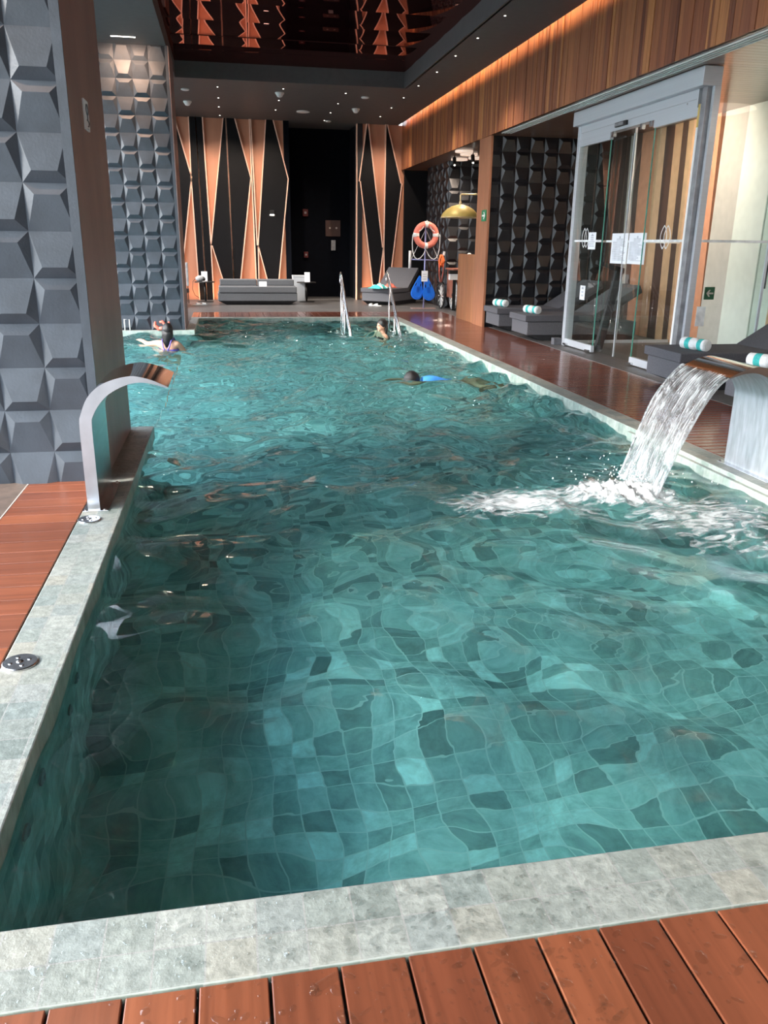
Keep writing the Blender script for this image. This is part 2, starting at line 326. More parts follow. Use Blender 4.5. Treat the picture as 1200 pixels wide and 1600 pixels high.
# ------------------------------------------------------------------ mesh helpers
class MB:
    def __init__(s): s.v = []; s.f = []; s.m = []
    def add(s, vs, fs, mi=0):
        n = len(s.v); s.v += [tuple(x) for x in vs]; s.f += [tuple(i+n for i in q) for q in fs]; s.m += [mi]*len(fs); return s
    def box(s, x0, x1, y0, y1, z0, z1, mi=0):
        vs = [(x, y, z) for z in (z0, z1) for y in (y0, y1) for x in (x0, x1)]
        return s.add(vs, [(0, 2, 3, 1), (4, 5, 7, 6), (0, 1, 5, 4), (2, 6, 7, 3), (0, 4, 6, 2), (1, 3, 7, 5)], mi)
    def hexa(s, pts, mi=0):
        return s.add(pts, [(0, 3, 2, 1), (4, 5, 6, 7), (0, 1, 5, 4), (1, 2, 6, 5), (2, 3, 7, 6), (3, 0, 4, 7)], mi)
    def prism(s, poly, axis, lo, hi, mi=0):
        """2D polygon extruded along axis; poly is given in the other two axes in order"""
        def P(q, h):
            return (h, q[0], q[1]) if axis == 0 else (q[0], h, q[1]) if axis == 1 else (q[0], q[1], h)
        n = len(poly)
        vs = [P(q, lo) for q in poly]+[P(q, hi) for q in poly]
        fs = [tuple(range(n)), tuple(range(2*n-1, n-1, -1))]+[(i, n+i, n+(i+1) % n, (i+1) % n) for i in range(n)]
        return s.add(vs, fs, mi)
    def tube(s, pts, r, n=10, closed=False, mi=0, cap=True):
        pts = [Vector(q) for q in pts]; rs = r if isinstance(r, (list, tuple)) else [r]*len(pts)
        k = len(pts); rings = []
        up = None
        for i, q in enumerate(pts):
            d = (pts[(i+1) % k]-pts[i-1]) if (closed or 0 < i < k-1) else (pts[1]-pts[0] if i == 0 else pts[-1]-pts[-2])
            d.normalize()
            if up is None: up = Vector((0, 0, 1)) if abs(d.z) < .9 else Vector((1, 0, 0))
            x = d.cross(up); x.normalize(); y = x.cross(d); up = y
            rings.append([q+(x*math.cos(2*PI*j/n)+y*math.sin(2*PI*j/n))*rs[i] for j in range(n)])
        vs = [p_ for q in rings for p_ in q]; fs = []
        for i in range(k if closed else k-1):
            i2 = (i+1) % k
            for j in range(n): fs.append((i*n+j, i*n+(j+1) % n, i2*n+(j+1) % n, i2*n+j))
        if not closed and cap: fs += [tuple(range(n-1, -1, -1)), tuple((k-1)*n+j for j in range(n))]
        return s.add(vs, fs, mi)
    def lathe(s, prof, axis='z', c=(0, 0, 0), n=24, mi=0, mis=None):
        vs = []; fs = []; ms = []
        for (r_, h) in prof:
            for j in range(n):
                ca, sa = r_*math.cos(2*PI*j/n), r_*math.sin(2*PI*j/n)
                q = (ca, sa, h) if axis == 'z' else (h, ca, sa) if axis == 'x' else (ca, h, sa)
                vs.append((q[0]+c[0], q[1]+c[1], q[2]+c[2]))
        for i in range(len(prof)-1):
            for j in range(n): fs.append((i*n+j, i*n+(j+1) % n, (i+1)*n+(j+1) % n, (i+1)*n+j)); ms.append(mis[i] if mis else mi)
        fs += [tuple(range(n-1, -1, -1)), tuple((len(prof)-1)*n+j for j in range(n))]; ms += [mis[0] if mis else mi, mis[-1] if mis else mi]
        k = len(s.v); s.v += vs; s.f += [tuple(i+k for i in q) for q in fs]; s.m += ms; return s
    def ell(s, c, r, n=16, k=10, mi=0, rot=None):
        vs = []; fs = []
        for i in range(k+1):
            th = PI*i/k
            for j in range(n):
                q = Vector((r[0]*math.sin(th)*math.cos(2*PI*j/n), r[1]*math.sin(th)*math.sin(2*PI*j/n), r[2]*math.cos(th)))
                if rot: q = rot @ q
                vs.append(q+Vector(c))
        for i in range(k):
            for j in range(n): fs.append((i*n+j, (i+1)*n+j, (i+1)*n+(j+1) % n, i*n+(j+1) % n))
        return s.add(vs, fs, mi)
    def mesh(s, name):
        me = bpy.data.meshes.new(name); me.from_pydata(s.v, [], s.f); me.update()
        bm = bmesh.new(); bm.from_mesh(me); bmesh.ops.remove_doubles(bm, verts=bm.verts, dist=1e-6)
        bmesh.ops.recalc_face_normals(bm, faces=bm.faces); bm.to_mesh(me); bm.free(); return me
    def build(s, name, mats, parent=None, smooth=False, bevel=0, weld=True):
        me = bpy.data.meshes.new(name); me.from_pydata(s.v, [], s.f)
        mats = mats if isinstance(mats, (list, tuple)) else [mats]
        for q in mats: me.materials.append(q)
        me.polygons.foreach_set('material_index', s.m); me.update()
        bm = bmesh.new(); bm.from_mesh(me)
        bmesh.ops.recalc_face_normals(bm, faces=bm.faces); bm.to_mesh(me); bm.free()
        if smooth: me.polygons.foreach_set('use_smooth', [True]*len(me.polygons))
        ob = bpy.data.objects.new(name, me); COL.objects.link(ob)
        if parent: ob.parent = parent
        if bevel:
            bv = ob.modifiers.new('bevel', 'BEVEL'); bv.width = bevel; bv.segments = 2; bv.limit_method = 'ANGLE'
        if smooth == 'auto':
            me.polygons.foreach_set('use_smooth', [True]*len(me.polygons))
            ed = ob.modifiers.new('split', 'EDGE_SPLIT'); ed.split_angle = math.radians(40)
        return ob
def empty(name, loc=(0, 0, 0), rz=0):
    ob = bpy.data.objects.new(name, None); ob.empty_display_size = .1; ob.location = loc; ob.rotation_euler.z = rz; COL.objects.link(ob); return ob
def tag(ob, label, cat, group=None, kind=None):
    ob['label'] = label; ob['category'] = cat
    if group: ob['group'] = group
    if kind: ob['kind'] = kind
    return ob
def struct(ob): ob['kind'] = 'structure'; return ob
def dup(root, loc=None, rz=None):
    r = root.copy(); COL.objects.link(r)
    if loc is not None: r.location = loc
    if rz is not None: r.rotation_euler.z = rz
    for ch in [q for q in bpy.data.objects if q.parent == root]:
        c_ = ch.copy(); COL.objects.link(c_); c_.parent = r
        for g_ in [q for q in bpy.data.objects if q.parent == ch]:
            d_ = g_.copy(); COL.objects.link(d_); d_.parent = c_
    return r
def flat(name, loops, depth, mat, parent=None, mtx=None):
    """2D outline (first loop outer, the rest holes) in x,y given thickness along z, then placed by mtx"""
    cu = bpy.data.curves.new(name, 'CURVE'); cu.dimensions = '2D'; cu.fill_mode = 'BOTH'; cu.extrude = depth/2
    for lp in loops:
        sp = cu.splines.new('POLY'); sp.points.add(len(lp)-1); sp.use_cyclic_u = True
        for i, q in enumerate(lp): sp.points[i].co = (q[0], q[1], 0, 1)
    tmp = bpy.data.objects.new('tmp', cu); COL.objects.link(tmp)
    dg = bpy.context.evaluated_depsgraph_get()
    me = bpy.data.meshes.new_from_object(tmp.evaluated_get(dg)); bpy.data.objects.remove(tmp); bpy.data.curves.remove(cu)
    me.name = name; me.materials.clear(); me.materials.append(mat)
    if mtx is not None: me.transform(mtx)
    ob = bpy.data.objects.new(name, me); COL.objects.link(ob)
    if parent: ob.parent = parent
    return ob
def frame(o_, x, y, z): return Matrix(((x[0], y[0], z[0], o_[0]), (x[1], y[1], z[1], o_[1]), (x[2], y[2], z[2], o_[2]), (0, 0, 0, 1)))

# ------------------------------------------------------------------ the room
ZC, XF, ZS, YB, XR, XL = 4.75, 5.08, 3.58, 24.5, 7.65, -3.6
WZ, PZ = -.085, -1.32
def coping_box(name, x0, x1, y0, y1, z0=-.16, z1=0.0):
    mb = MB().box(x0, x1, y0, y1, z0, z1); mb.m = [0, 0, 2, 2, 1, 1]
    return struct(mb.build(name, [M['coping'], M['coping_v'], M['coping_h']], bevel=.006))
coping_box('trim_1', -.94, 3.87, 1.455, 1.69)
coping_box('trim_2', -.94, -.70, 1.69, 7.47)
coping_box('trim_3', -3.4, -.94, 7.36, 7.47)
coping_box('trim_4', 3.65, 3.87, 1.69, 18.52)
coping_box('trim_5', -.78, 3.87, 18.52, 18.75)
coping_box('trim_6', -3.4, -.62, 15.93, 16.02)
coping_box('trim_7', -.78, -.62, 16.02, 18.52)
coping_box('trim_8', 3.615, 3.655, 1.69, 6.85, -.6, -.035)

mb = MB(); mb.add([(-3.5, 1.6, PZ), (3.75, 1.6, PZ), (3.75, 18.6, PZ), (-3.5, 18.6, PZ)], [(0, 1, 2, 3)])
struct(mb.build('floor_pool', M['pool_xy']))
def pwall(name, x0, y0, x1, y1):
    mb = MB(); mb.add([(x0, y0, PZ), (x1, y1, PZ), (x1, y1, -.1), (x0, y0, -.1)], [(0, 1, 2, 3)])
    struct(mb.build(name, M['pool_xz'] if y0 == y1 else M['pool_yz']))
pwall('wall_pool_near', -.72, 1.67, 3.67, 1.67); pwall('wall_pool_left', -.72, 1.67, -.72, 7.45)
pwall('wall_pool_right', 3.67, 1.67, 3.67, 18.54); pwall('wall_pool_far', -.64, 18.54, 3.67, 18.54)
pwall('wall_pool_corner', -3.4, 7.45, -.72, 7.45); pwall('wall_pool_window', -3.38, 7.45, -3.38, 15.95)
pwall('wall_pool_pillar', -3.4, 15.95, -.64, 15.95); pwall('wall_pool_side', -.64, 15.95, -.64, 18.54)
# three steps under the handrails
for i in range(3):
    mb = MB().box(2.25, 3.66, 17.9-.42*i, 18.54, PZ, -.40-.30*i)
    struct(mb.build('floor_step', M['pool_xy']))

def boards(name, mat, x0, x1, y0, y1, along, pitch, start, gap=.007, t=.022, var=.0015):
    mb = MB(); r_ = random.Random(hash(name) % 999 if False else len(name)*7)
    lo, hi = (x0, x1) if along == 'y' else (y0, y1)
    k = math.floor((lo-start)/pitch)
    while start+k*pitch < hi:
        p0 = max(lo, start+k*pitch+gap/2); p1 = min(hi, start+(k+1)*pitch-gap/2)
        if p1-p0 > .01:
            dz = -r_.random()*var
            if along == 'y': mb.box(p0, p1, y0, y1, -t, dz)
            else: mb.box(x0, x1, p0, p1, -t, dz)
        k += 1
    return struct(mb.build(name, mat, bevel=.003))
boards('floor_deck_near', M['wood_near'], -3.0, 6.5, -1.0, 1.447, 'y', .1611, -.458)
boards('floor_deck_left', M['wood_left'], -1.395, -.947, 1.452, 5.73, 'x', .1611, 1.45)
boards('floor_deck_right', M['wood_right'], 3.877, 5.24, 1.452, 20.1, 'x', .105, 1.45, gap=.015)
boards('floor_deck_far', M['wood_right'], -.79, 3.872, 18.757, 20.1, 'y', .1611, -.79)
for nm, x0, x1, y0, y1 in (('floor_under_near', -3, 6.5, -1, 1.45), ('floor_under_left', -1.4, -.94, 1.45, 5.73), ('floor_under_right', 3.87, 5.245, 1.45, 20.1), ('floor_under_far', -.79, 3.88, 18.75, 20.1)):
    struct(MB().box(x0, x1, y0, y1, -.12, -.024).build(nm, M['dark']))
struct(MB().box(-1.403, -1.395, 1.45, 5.73, -.02, .001).build('trim_9', M['beige']))
struct(MB().box(5.24, 5.25, 1.45, 20.1, -.02, .001).build('trim_10', M['alu_dark']))
for nm, x0, x1, y0, y1, mt in (('floor_right', 5.25, XR, -2.5, 26, 'stone_grey'), ('floor_back', XL, 5.25, 20.1, 26, 'stone_grey'), ('floor_left', XL, -1.403, -2.5, 7.36, 'stone_left'), ('floor_corner', XL, -.78, 16.02, 20.1, 'stone_grey')):
    struct(MB().box(x0, x1, y0, y1, -.12, 0).build(nm, M[mt]))

# faceted relief tiles
def facets(name, mat, org, u, nrm, ulen, z0, z1, zs, tw=.285, th=.2862, depth=.042, phase=0, u0=0.0):
    """tiles from org along u; each is a skewed pyramid with a short ridge near its top or foot"""
    bm = bmesh.new(); u = Vector(u); nrm = Vector(nrm); org = Vector(org)
    nc = int(math.ceil((ulen-u0)/tw))+1; k0 = math.floor((z0-zs)/th); k1 = math.ceil((z1-zs)/th)
    for i in range(-1 if u0 > 0 else 0, nc):
        for k in range(k0, k1):
            top = (i+k+phase) % 2 == 0
            a0, a1 = u0+i*tw, u0+(i+1)*tw; b0, b1 = zs+k*th, zs+(k+1)*th
            rz = b1-.24*th if top else b0+.24*th
            def P(q, z, d): return bm.verts.new(org+u*q+Vector((0, 0, z))+nrm*d)
            v00, v10, v11, v01 = P(a0, b0, 0), P(a1, b0, 0), P(a1, b1, 0), P(a0, b1, 0)
            r0_, r1_ = P(a0+.23*tw, rz, depth), P(a1-.23*tw, rz, depth)
            for q in ((v00, v10, r1_, r0_), (v01, r0_, r1_, v11), (v00, r0_, v01), (v10, v11, r1_)): bm.faces.new(q)
    for co, no in ((org, -u), (org+u*ulen, u), (Vector((0, 0, z0)), Vector((0, 0, -1))), (Vector((0, 0, z1)), Vector((0, 0, 1)))):
        bmesh.ops.bisect_plane(bm, geom=bm.verts[:]+bm.edges[:]+bm.faces[:], plane_co=co, plane_no=no, clear_outer=True)
    bmesh.ops.remove_doubles(bm, verts=bm.verts, dist=1e-5)
    bmesh.ops.recalc_face_normals(bm, faces=bm.faces)
    s_ = sum((f.normal.dot(nrm) for f in bm.faces))
    if s_ < 0: bmesh.ops.reverse_faces(bm, faces=bm.faces)
    me = bpy.data.meshes.new(name); bm.to_mesh(me); bm.free(); me.materials.append(mat)
    ob = bpy.data.objects.new(name, me); COL.objects.link(ob)
    return struct(ob)
# nearer left pillar: front faces the camera, brown panel on the pool side
facets('wall_left_pillar', M['slate'], (-.925, 5.73, 0), (-1, 0, 0), (0, -1, 0), 1.71, -.02, ZC, .213-.2862, phase=0)
struct(MB().box(-2.63, -.925, 5.732, 7.34, -.02, ZC).build('wall_left_core', M['slate']))
struct(MB().box(-.925, -.888, 5.70, 7.35, 0, ZC).build('trim_11', M['brown_panel'], bevel=.004))
struct(MB().box(-.945, -.887, 5.685, 5.701, -.02, ZC).build('trim_12', M['slate']))
# far left pillar
facets('wall_left_far', M['slate'], (-.845, 16.07, 0), (-1, 0, 0), (0, -1, 0), 2.7, 0, ZC, 3.944-.283*14, th=.283, phase=0)
struct(MB().box(-3.55, -.845, 16.075, 17.3, 0, ZC).build('wall_left_far_core', M['slate']))
struct(MB().box(-.845, -.797, 16.02, 17.3, 0, ZC).build('trim_18', M['slate']))
struct(MB().box(-.797, -.782, 16.022, 17.3, 0, ZC).build('trim_13', M['brown_panel'], bevel=.004))
# right bay: dark faceted end wall, wooden side on the pool edge
facets('wall_right_bay', M['slate_black'], (5.15, 16.26, 0), (1, 0, 0), (0, -1, 0), 2.5, 0, ZS, 3.28-.27*12, th=.272, u0=.2, phase=0)
struct(MB().box(5.15, XR, 16.262, 16.95, 0, ZS).build('wall_right_bay_core', M['slate_black']))
struct(MB().box(5.10, 5.15, 16.22, 16.95, 0, ZS).build('trim_14', M['wood_side'], bevel=.004))
# block behind the shower alcove
facets('wall_alcove_front', M['slate_black'], (5.65, 21.3, 0), (1, 0, 0), (0, -1, 0), 2.0, 0, ZS, .02, phase=1)
facets('wall_alcove_side', M['slate_black'], (5.65, 23.6, 0), (0, -1, 0), (-1, 0, 0), 2.3, 0, ZS, .02, phase=0)
struct(MB().box(5.65, XR, 21.302, 23.6, 0, ZS).build('wall_alcove_core', M['slate_black']))

# ceiling with the long recess
def ceil_slab(name, x0, x1, y0, y1, z0=ZC, z1=5.3): struct(MB().box(x0, x1, y0, y1, z0, z1).build(name, M['ceil']))
ceil_slab('ceiling_left', XL, -.82, -2.6, 26); ceil_slab('ceiling_far', -.82, 3.97, 18.87, 26); ceil_slab('ceiling_near', -.82, 3.97, -2.6, 5)
struct(MB().box(3.97, 4.98, -2.6, 26, ZC, ZC+.03).build('ceiling_right', M['ceil']))
struct(MB().box(3.94, 4.0, 4.9, 18.9, ZC, 5.3).build('ceiling_rim', M['ceil']))
struct(MB().box(3.97, XR+.2, -2.6, 26, 5.15, 5.3).build('ceiling_slot', M['ceil']))
mb = MB(); ws = 1.12; y = 18.87; zc_ = 5.06
while y > 5:
    nseg = 8; vs = []
    for i in range(nseg+1):
        q = i/nseg; yy = y-ws*q; sag = .013*(1-(2*q-1)**2)
        vs += [(-.82, yy, zc_-sag), (3.97, yy, zc_-sag)]
    mb.add(vs, [(2*i, 2*i+1, 2*i+3, 2*i+2) for i in range(nseg)])
    y -= ws
struct(mb.build('ceiling_mirror', M['red_mirror'], smooth=True))

# wooden fascia: upright boards of mixed widths
mb = MB(); y = -2.6; r_ = random.Random(5)
while y < YB:
    wd_ = r_.choice((.045, .06, .075, .09, .12, .10)); d_ = r_.choice((0, 0, .004, .008))
    mb.box(XF-d_, XF+.05, y, min(YB, y+wd_-.004), ZS, 5.12); y += wd_
struct(mb.build('trim_15', M['wood_fascia']))
struct(MB().box(XF+.01, XF+.12, -2.6, YB, ZS+.005, 5.15).build('trim_16', M['dark']))
# soffit of the bays: boards across
mb = MB(); y = -2.6
while y < YB:
    mb.box(XF+.02, XR, y, y+.115, ZS, ZS+.02); y += .12
struct(mb.build('ceiling_soffit', M['wood_soffit']))
struct(MB().box(XF+.02, XR, -2.6, 26, ZS+.02, ZS+.2).build('ceiling_soffit_back', M['dark']))

# back wall: copper sheet with black angular panels whose rims are copper
wb = struct(MB().box(-3.6, 1.89, YB, YB+.15, 0, ZC).build('wall_back', M['copper']))
struct(MB().box(3.80, 5.16, YB, YB+.15, 0, ZC).build('wall_back_right', M['copper']))
struct(MB().box(5.16, XR, YB-.1, YB+.05, 0, ZC).build('wall_back_dark', M['blackpanel']))
PAN = [[(-3.0, 4.75), (-1.17, 4.75), (-.80, 3.25), (-1.14, 1.19), (-1.36, 0), (-3.0, 0)],
       [(-.765, 4.75), (-.615, 4.75), (-.572, .0), (-.74, 0), (-.785, 3.25)],
       [(-.585, 4.75), (-.43, 4.75), (-.375, 1.48), (-.375, 0), (-.545, 0)],
       [(.145, 4.75), (.19, 4.75), (.215, 0), (.06, 0), (-.345, 1.48)],
       [(.215, 4.75), (.425, 4.75), (.80, 3.27), (.33, 0), (.245, 0)],
       [(.845, 4.75), (.88, 4.75), (.94, 1.5), (.915, 0), (.885, 0), (.855, 3.24)],
       [(1.285, 4.75), (1.455, 4.75), (1.83, 3.27), (1.43, 0), (1.33, 0), (.965, 1.5)],
       [(4.075, 4.75), (4.12, 4.75), (4.56, 1.48), (4.38, 0), (4.30, 0), (3.865, 3.26)],
       [(4.615, 4.75), (4.66, 4.75), (5.07, 3.23), (4.70, 0), (4.635, 0), (4.595, 1.48)]]
for i, pl in enumerate(PAN):
    cx = sum(q[0] for q in pl)/len(pl)
    mb = MB().prism(pl, 1, YB-.07, YB); p_ = mb.build('black_panel', M['blackpanel']); p_.parent = wb
    rim = MB(); n = len(pl)
    for k in range(n):
        q0, q1 = pl[k], pl[(k+1) % n]
        if abs(q0[1]-q1[1]) < .05: continue
        d_ = Vector((q1[0]-q0[0], q1[1]-q0[1])).normalized(); nn = Vector((-d_.y, d_.x))
        if nn.dot(Vector((cx-q0[0], 0))) > 0: nn = -nn
        rim.prism([q0, q1, (q1[0]+nn.x*.03, q1[1]), (q0[0]+nn.x*.03, q0[1])], 1, YB-.085, YB)
    r2 = rim.build('copper_rim', M['copper_edge']); r2.parent = p_
# dark entrance between the copper panels
struct(MB().box(1.7, 4.2, 25.9, 26.05, 0, ZC).build('wall_entrance', M['navy']))
struct(MB().box(1.74, 1.89, YB-.03, 25.95, 0, ZC).build('wall_entrance_left', M['navy']))
struct(MB().box(3.80, 3.95, YB-.03, 25.95, 0, ZC).build('wall_entrance_right', M['slate_black']))
struct(MB().box(3.775, 3.80, YB-.05, YB+.1, 0, ZC).build('trim_17', M['copper_edge']))

# right outer wall: upright panels of different colours
mb_def = [(16.3, 15.45, 'brown'), (15.45, 15.2, 'beige'), (15.2, 15.0, 'brown'), (15.0, 14.45, 'orange_wall'), (14.45, 14.15, 'tan'), (14.15, 13.85, 'brown'), (13.85, 13.6, 'tan'), (13.6, 13.42, 'brown'), (13.42, 12.95, 'tan'), (12.95, 12.48, 'orange_wall'),
          (12.48, 11.88, 'beige'), (11.88, 11.15, 'cream'), (10.75, 9.9, 'tan'), (9.9, 8.0, 'cream'), (8.0, 4.0, 'beige'), (4.0, -2.6, 'tan')]
for y1_, y0_, mt in mb_def:
    sl = .12 if y1_ > 12.9 else 0
    mb = MB(); mb.hexa([(XR, y0_-sl*.0, 0), (XR+.15, y0_, 0), (XR+.15, y1_, 0), (XR, y1_, 0), (XR-.0, y0_+sl, ZS), (XR+.15, y0_+sl, ZS), (XR+.15, y1_+sl, ZS), (XR, y1_+sl, ZS)])
    struct(mb.build('wall_right', M[mt]))
struct(MB().box(XR+.16, XR+.3, -2.6, 26, 0, ZC).build('wall_right_core', M['beige']))
struct(MB().box(XR+.02, XR+.15, 10.75, 11.15, 0, ZS).build('door_2', M['cream']))
gd = struct(MB().box(XR-.012, XR, 10.2, 11.15, .02, ZS).build('door_3', M['glass']))
h_ = MB().tube([(XR-.05, 10.83, 1.05), (XR-.05, 10.83, 1.45)], .014); h_.build('door_handle', M['black'], gd)

# window wall on the left and behind the camera: posts and rails of the open glazing
def mull(name, x0, x1, y0, y1, z0, z1): return struct(MB().box(x0, x1, y0, y1, z0, z1).build(name, M['alu_dark']))
y = -2.5; i = 1
while y < 16.0:
    mull('window_%d' % i, XL-.1, XL, y-.05, y+.05, -.1, ZC); y += 2.05; i += 1
mull('window_20', XL-.1, XL, -2.6, 16, -.12, .12); mull('window_21', XL-.1, XL, -2.6, 16, 2.5, 2.6); mull('window_22', XL-.1, XL, -2.6, 16, ZC-.25, ZC)
struct(MB().box(XL-.15, XL, 16, 17.8, 0, ZC).build('wall_left_back', M['dark'])); struct(MB().box(XL-.15, XL, 23, 26, 0, ZC).build('wall_left_end', M['dark']))
for k, yy in enumerate((19.1, 20.4, 21.7)): mull('window_%d' % (60+k), XL-.1, XL, yy-.05, yy+.05, 0, ZC)
mull('window_70', XL-.15, XL, 17.8, 23, 0, 1.1)
struct(MB().box(-1.5, XR+.2, -2.75, -2.6, 0, ZC).build('wall_front', M['beige']))  # unseen wall behind the camera, closed this far to cut light from the rear
for k, x in enumerate((-3.6, -1.55)): mull('window_%d' % (30+k), x-.05, x+.05, -2.7, -2.6, 0, ZC)
mull('window_40', XL, -1.5, -2.7, -2.6, ZC-.3, ZC)
struct(MB().box(XL-.2, XR+.3, -2.8, 26.1, 5.3, 5.4).build('ceiling_roof', M['dark']))

# ------------------------------------------------------------------ water
rs = np.random.RandomState(11)
NW = 70
lam = np.exp(rs.uniform(np.log(.22), np.log(1.3), NW)); th_ = rs.uniform(0, 2*PI, NW); ph_ = rs.uniform(0, 2*PI, NW)
kk = 2*PI/lam; amp = .0135*lam/(2*PI)*np.clip(lam/.34, .3, 1.3)
KC = 2*PI/rs.uniform(.15, .32, 26); TC = rs.uniform(0, 2*PI, 26); PC = rs.uniform(0, 2*PI, 26)
CX, CY_ = 2.92, 5.2
def wave(x, y):
    x = np.asarray(x, float); y = np.asarray(y, float); h = np.zeros_like(x)
    wx = x+.12*np.sin(1.7*y+.6)+.08*np.sin(2.9*x+1.1*y); wy = y+.12*np.sin(1.9*x+2.0)
    far = np.clip((y-3)/6, 0, 1)
    for i in range(NW):
        h += amp[i]*np.sin(kk[i]*(math.cos(th_[i])*wx+math.sin(th_[i])*wy)+ph_[i])*(1+1.5*far)
    chop = np.clip((y-4.5)/4, 0, 1)
    for i in range(26):
        h += .0017*chop*np.sin(KC[i]*(math.cos(TC[i])*wx+math.sin(TC[i])*wy)+PC[i])
    d = np.hypot(x-CX, y-CY_)
    h += .010*np.exp(-d/1.1)*np.sin(d*15)
    h += .012*np.exp(-(d/.7)**2)*np.sin(21*x+9*y)*np.sin(17*y-6*x)
    return h
def water_grid(x0, x1, y0, y1, st):
    nx = int(round((x1-x0)/st))+1; ny = int(round((y1-y0)/st))+1
    X, Y = np.meshgrid(np.linspace(x0, x1, nx), np.linspace(y0, y1, ny)); Z = WZ+wave(X, Y)
    vs = np.stack([X.ravel(), Y.ravel(), Z.ravel()], 1)
    idx = np.arange(nx*ny).reshape(ny, nx)
    fs = np.stack([idx[:-1, :-1].ravel(), idx[:-1, 1:].ravel(), idx[1:, 1:].ravel(), idx[1:, :-1].ravel()], 1)
    return vs, fs
def np_mesh(name, vs, fs, mat):
    me = bpy.data.meshes.new(name); me.vertices.add(len(vs)); me.vertices.foreach_set('co', vs.astype(np.float32).ravel())
    me.loops.add(fs.size); me.loops.foreach_set('vertex_index', fs.astype(np.int32).ravel())
    me.polygons.add(len(fs)); me.polygons.foreach_set('loop_start', np.arange(0, fs.size, 4, dtype=np.int32)); me.polygons.foreach_set('loop_total', np.full(len(fs), 4, dtype=np.int32))
    me.update(calc_edges=True); me.polygons.foreach_set('use_smooth', [True]*len(fs)); me.materials.append(mat)
    ob = bpy.data.objects.new(name, me); COL.objects.link(ob); return ob
v1, f1 = water_grid(-.71, 3.66, 1.68, 7.46, .03)
v2, f2 = water_grid(-.71, 3.66, 7.46, 18.53, .035)
v3, f3 = water_grid(-3.37, -.72, 7.46, 15.94, .04)
vs = np.concatenate([v1, v2, v3]); fs = np.concatenate([f1, f2+len(v1), f3+len(v1)+len(v2)])
water = np_mesh('pool_water', vs, fs, M['water'])
tag(water, 'rippling teal water filling the long indoor pool', 'water', kind='stuff')

# froth where the water lands: patches lying on the waves, open between the strands
def froth(name, cx, cy, rx, ry, st, peak, lift, ang=0):
    nx = int(2*rx/st); ny = int(2*ry/st)
    X, Y = np.meshgrid(np.linspace(cx-rx, cx+rx, nx), np.linspace(cy-ry, cy+ry, ny))
    U, V = (X-cx)/rx, (Y-cy)/ry; R = np.hypot(U, V)
    keep = (X < 3.60)
    A = peak*(1-R)-.25*np.clip(R-.55, 0, 1)
    H = np.zeros_like(X)
    for i in range(X.shape[0]):
        for j in range(X.shape[1]): H[i, j] = noise.fractal(Vector((X[i, j]*9, Y[i, j]*9, 1.3)), .6, 2.1, 4)
    Z = WZ+wave(X, Y)+.004+lift*np.clip(1-R*1.1, 0, 1)**1.2*(.6+1.1*H)
    Z = np.maximum(Z, WZ+wave(X, Y)+.004)
    idx = np.arange(nx*ny).reshape(ny, nx)
    fs = np.stack([idx[:-1, :-1].ravel(), idx[:-1, 1:].ravel(), idx[1:, 1:].ravel(), idx[1:, :-1].ravel()], 1)
    ok = keep.ravel()[fs].all(1) & (R.ravel()[fs] < 1.0).all(1)
    ob = np_mesh(name, np.stack([X.ravel(), Y.ravel(), Z.ravel()], 1), fs[ok], M['foam'])
    at = ob.data.attributes.new('froth', 'FLOAT', 'POINT'); at.data.foreach_set('value', A.ravel().astype(np.float32))
    return ob
f_ = froth('splash_foam', 2.72, 5.14, .62, .5, .012, .95, .085)
tag(f_, 'white churning froth where the falling sheet of water lands', 'foam', kind='stuff')
f_ = froth('drifting_foam', 1.95, 5.05, 1.0, .62, .018, .66, .02)
tag(f_, 'tongue of white foam drifting across the pool from the splash', 'foam', kind='stuff')
f_ = froth('thin_foam', 3.0, 4.55, 1.15, 1.3, .022, .50, .006)
tag(f_, 'thin lacy foam on the water along the right stone edge', 'foam', kind='stuff')

# ------------------------------------------------------------------ waterfall spouts
def arc_pts():
    """outer and inner outline of the spout in profile: reach (0 = back edge) and height"""
    out = [(0, 0), (0, .30), (.002, .545), (.017, .61), (.058, .70), (.125, .768), (.21, .808), (.305, .829), (.36, .826), (.44, .804), (.535, .76)]
    inn = [(.072, 0), (.072, .30), (.074, .549), (.088, .601), (.127, .664), (.187, .724), (.279, .772), (.358, .790), (.438, .781), (.530, .752)]
    return out, inn
def smooth_line(p, n=6):
    q = []; P = [Vector((x, z, 0)) for x, z in p]
    for i in range(len(P)-1):
        p0 = P[max(0, i-1)]; p1 = P[i]; p2 = P[i+1]; p3 = P[min(len(P)-1, i+2)]
        for k in range(n):
            t_ = k/n; q.append(.5*((2*p1)+(p2-p0)*t_+(2*p0-5*p1+4*p2-p3)*t_*t_+(3*p1-p0-3*p2+p3)*t_**3))
    q.append(P[-1]); return [(v.x, v.y) for v in q]
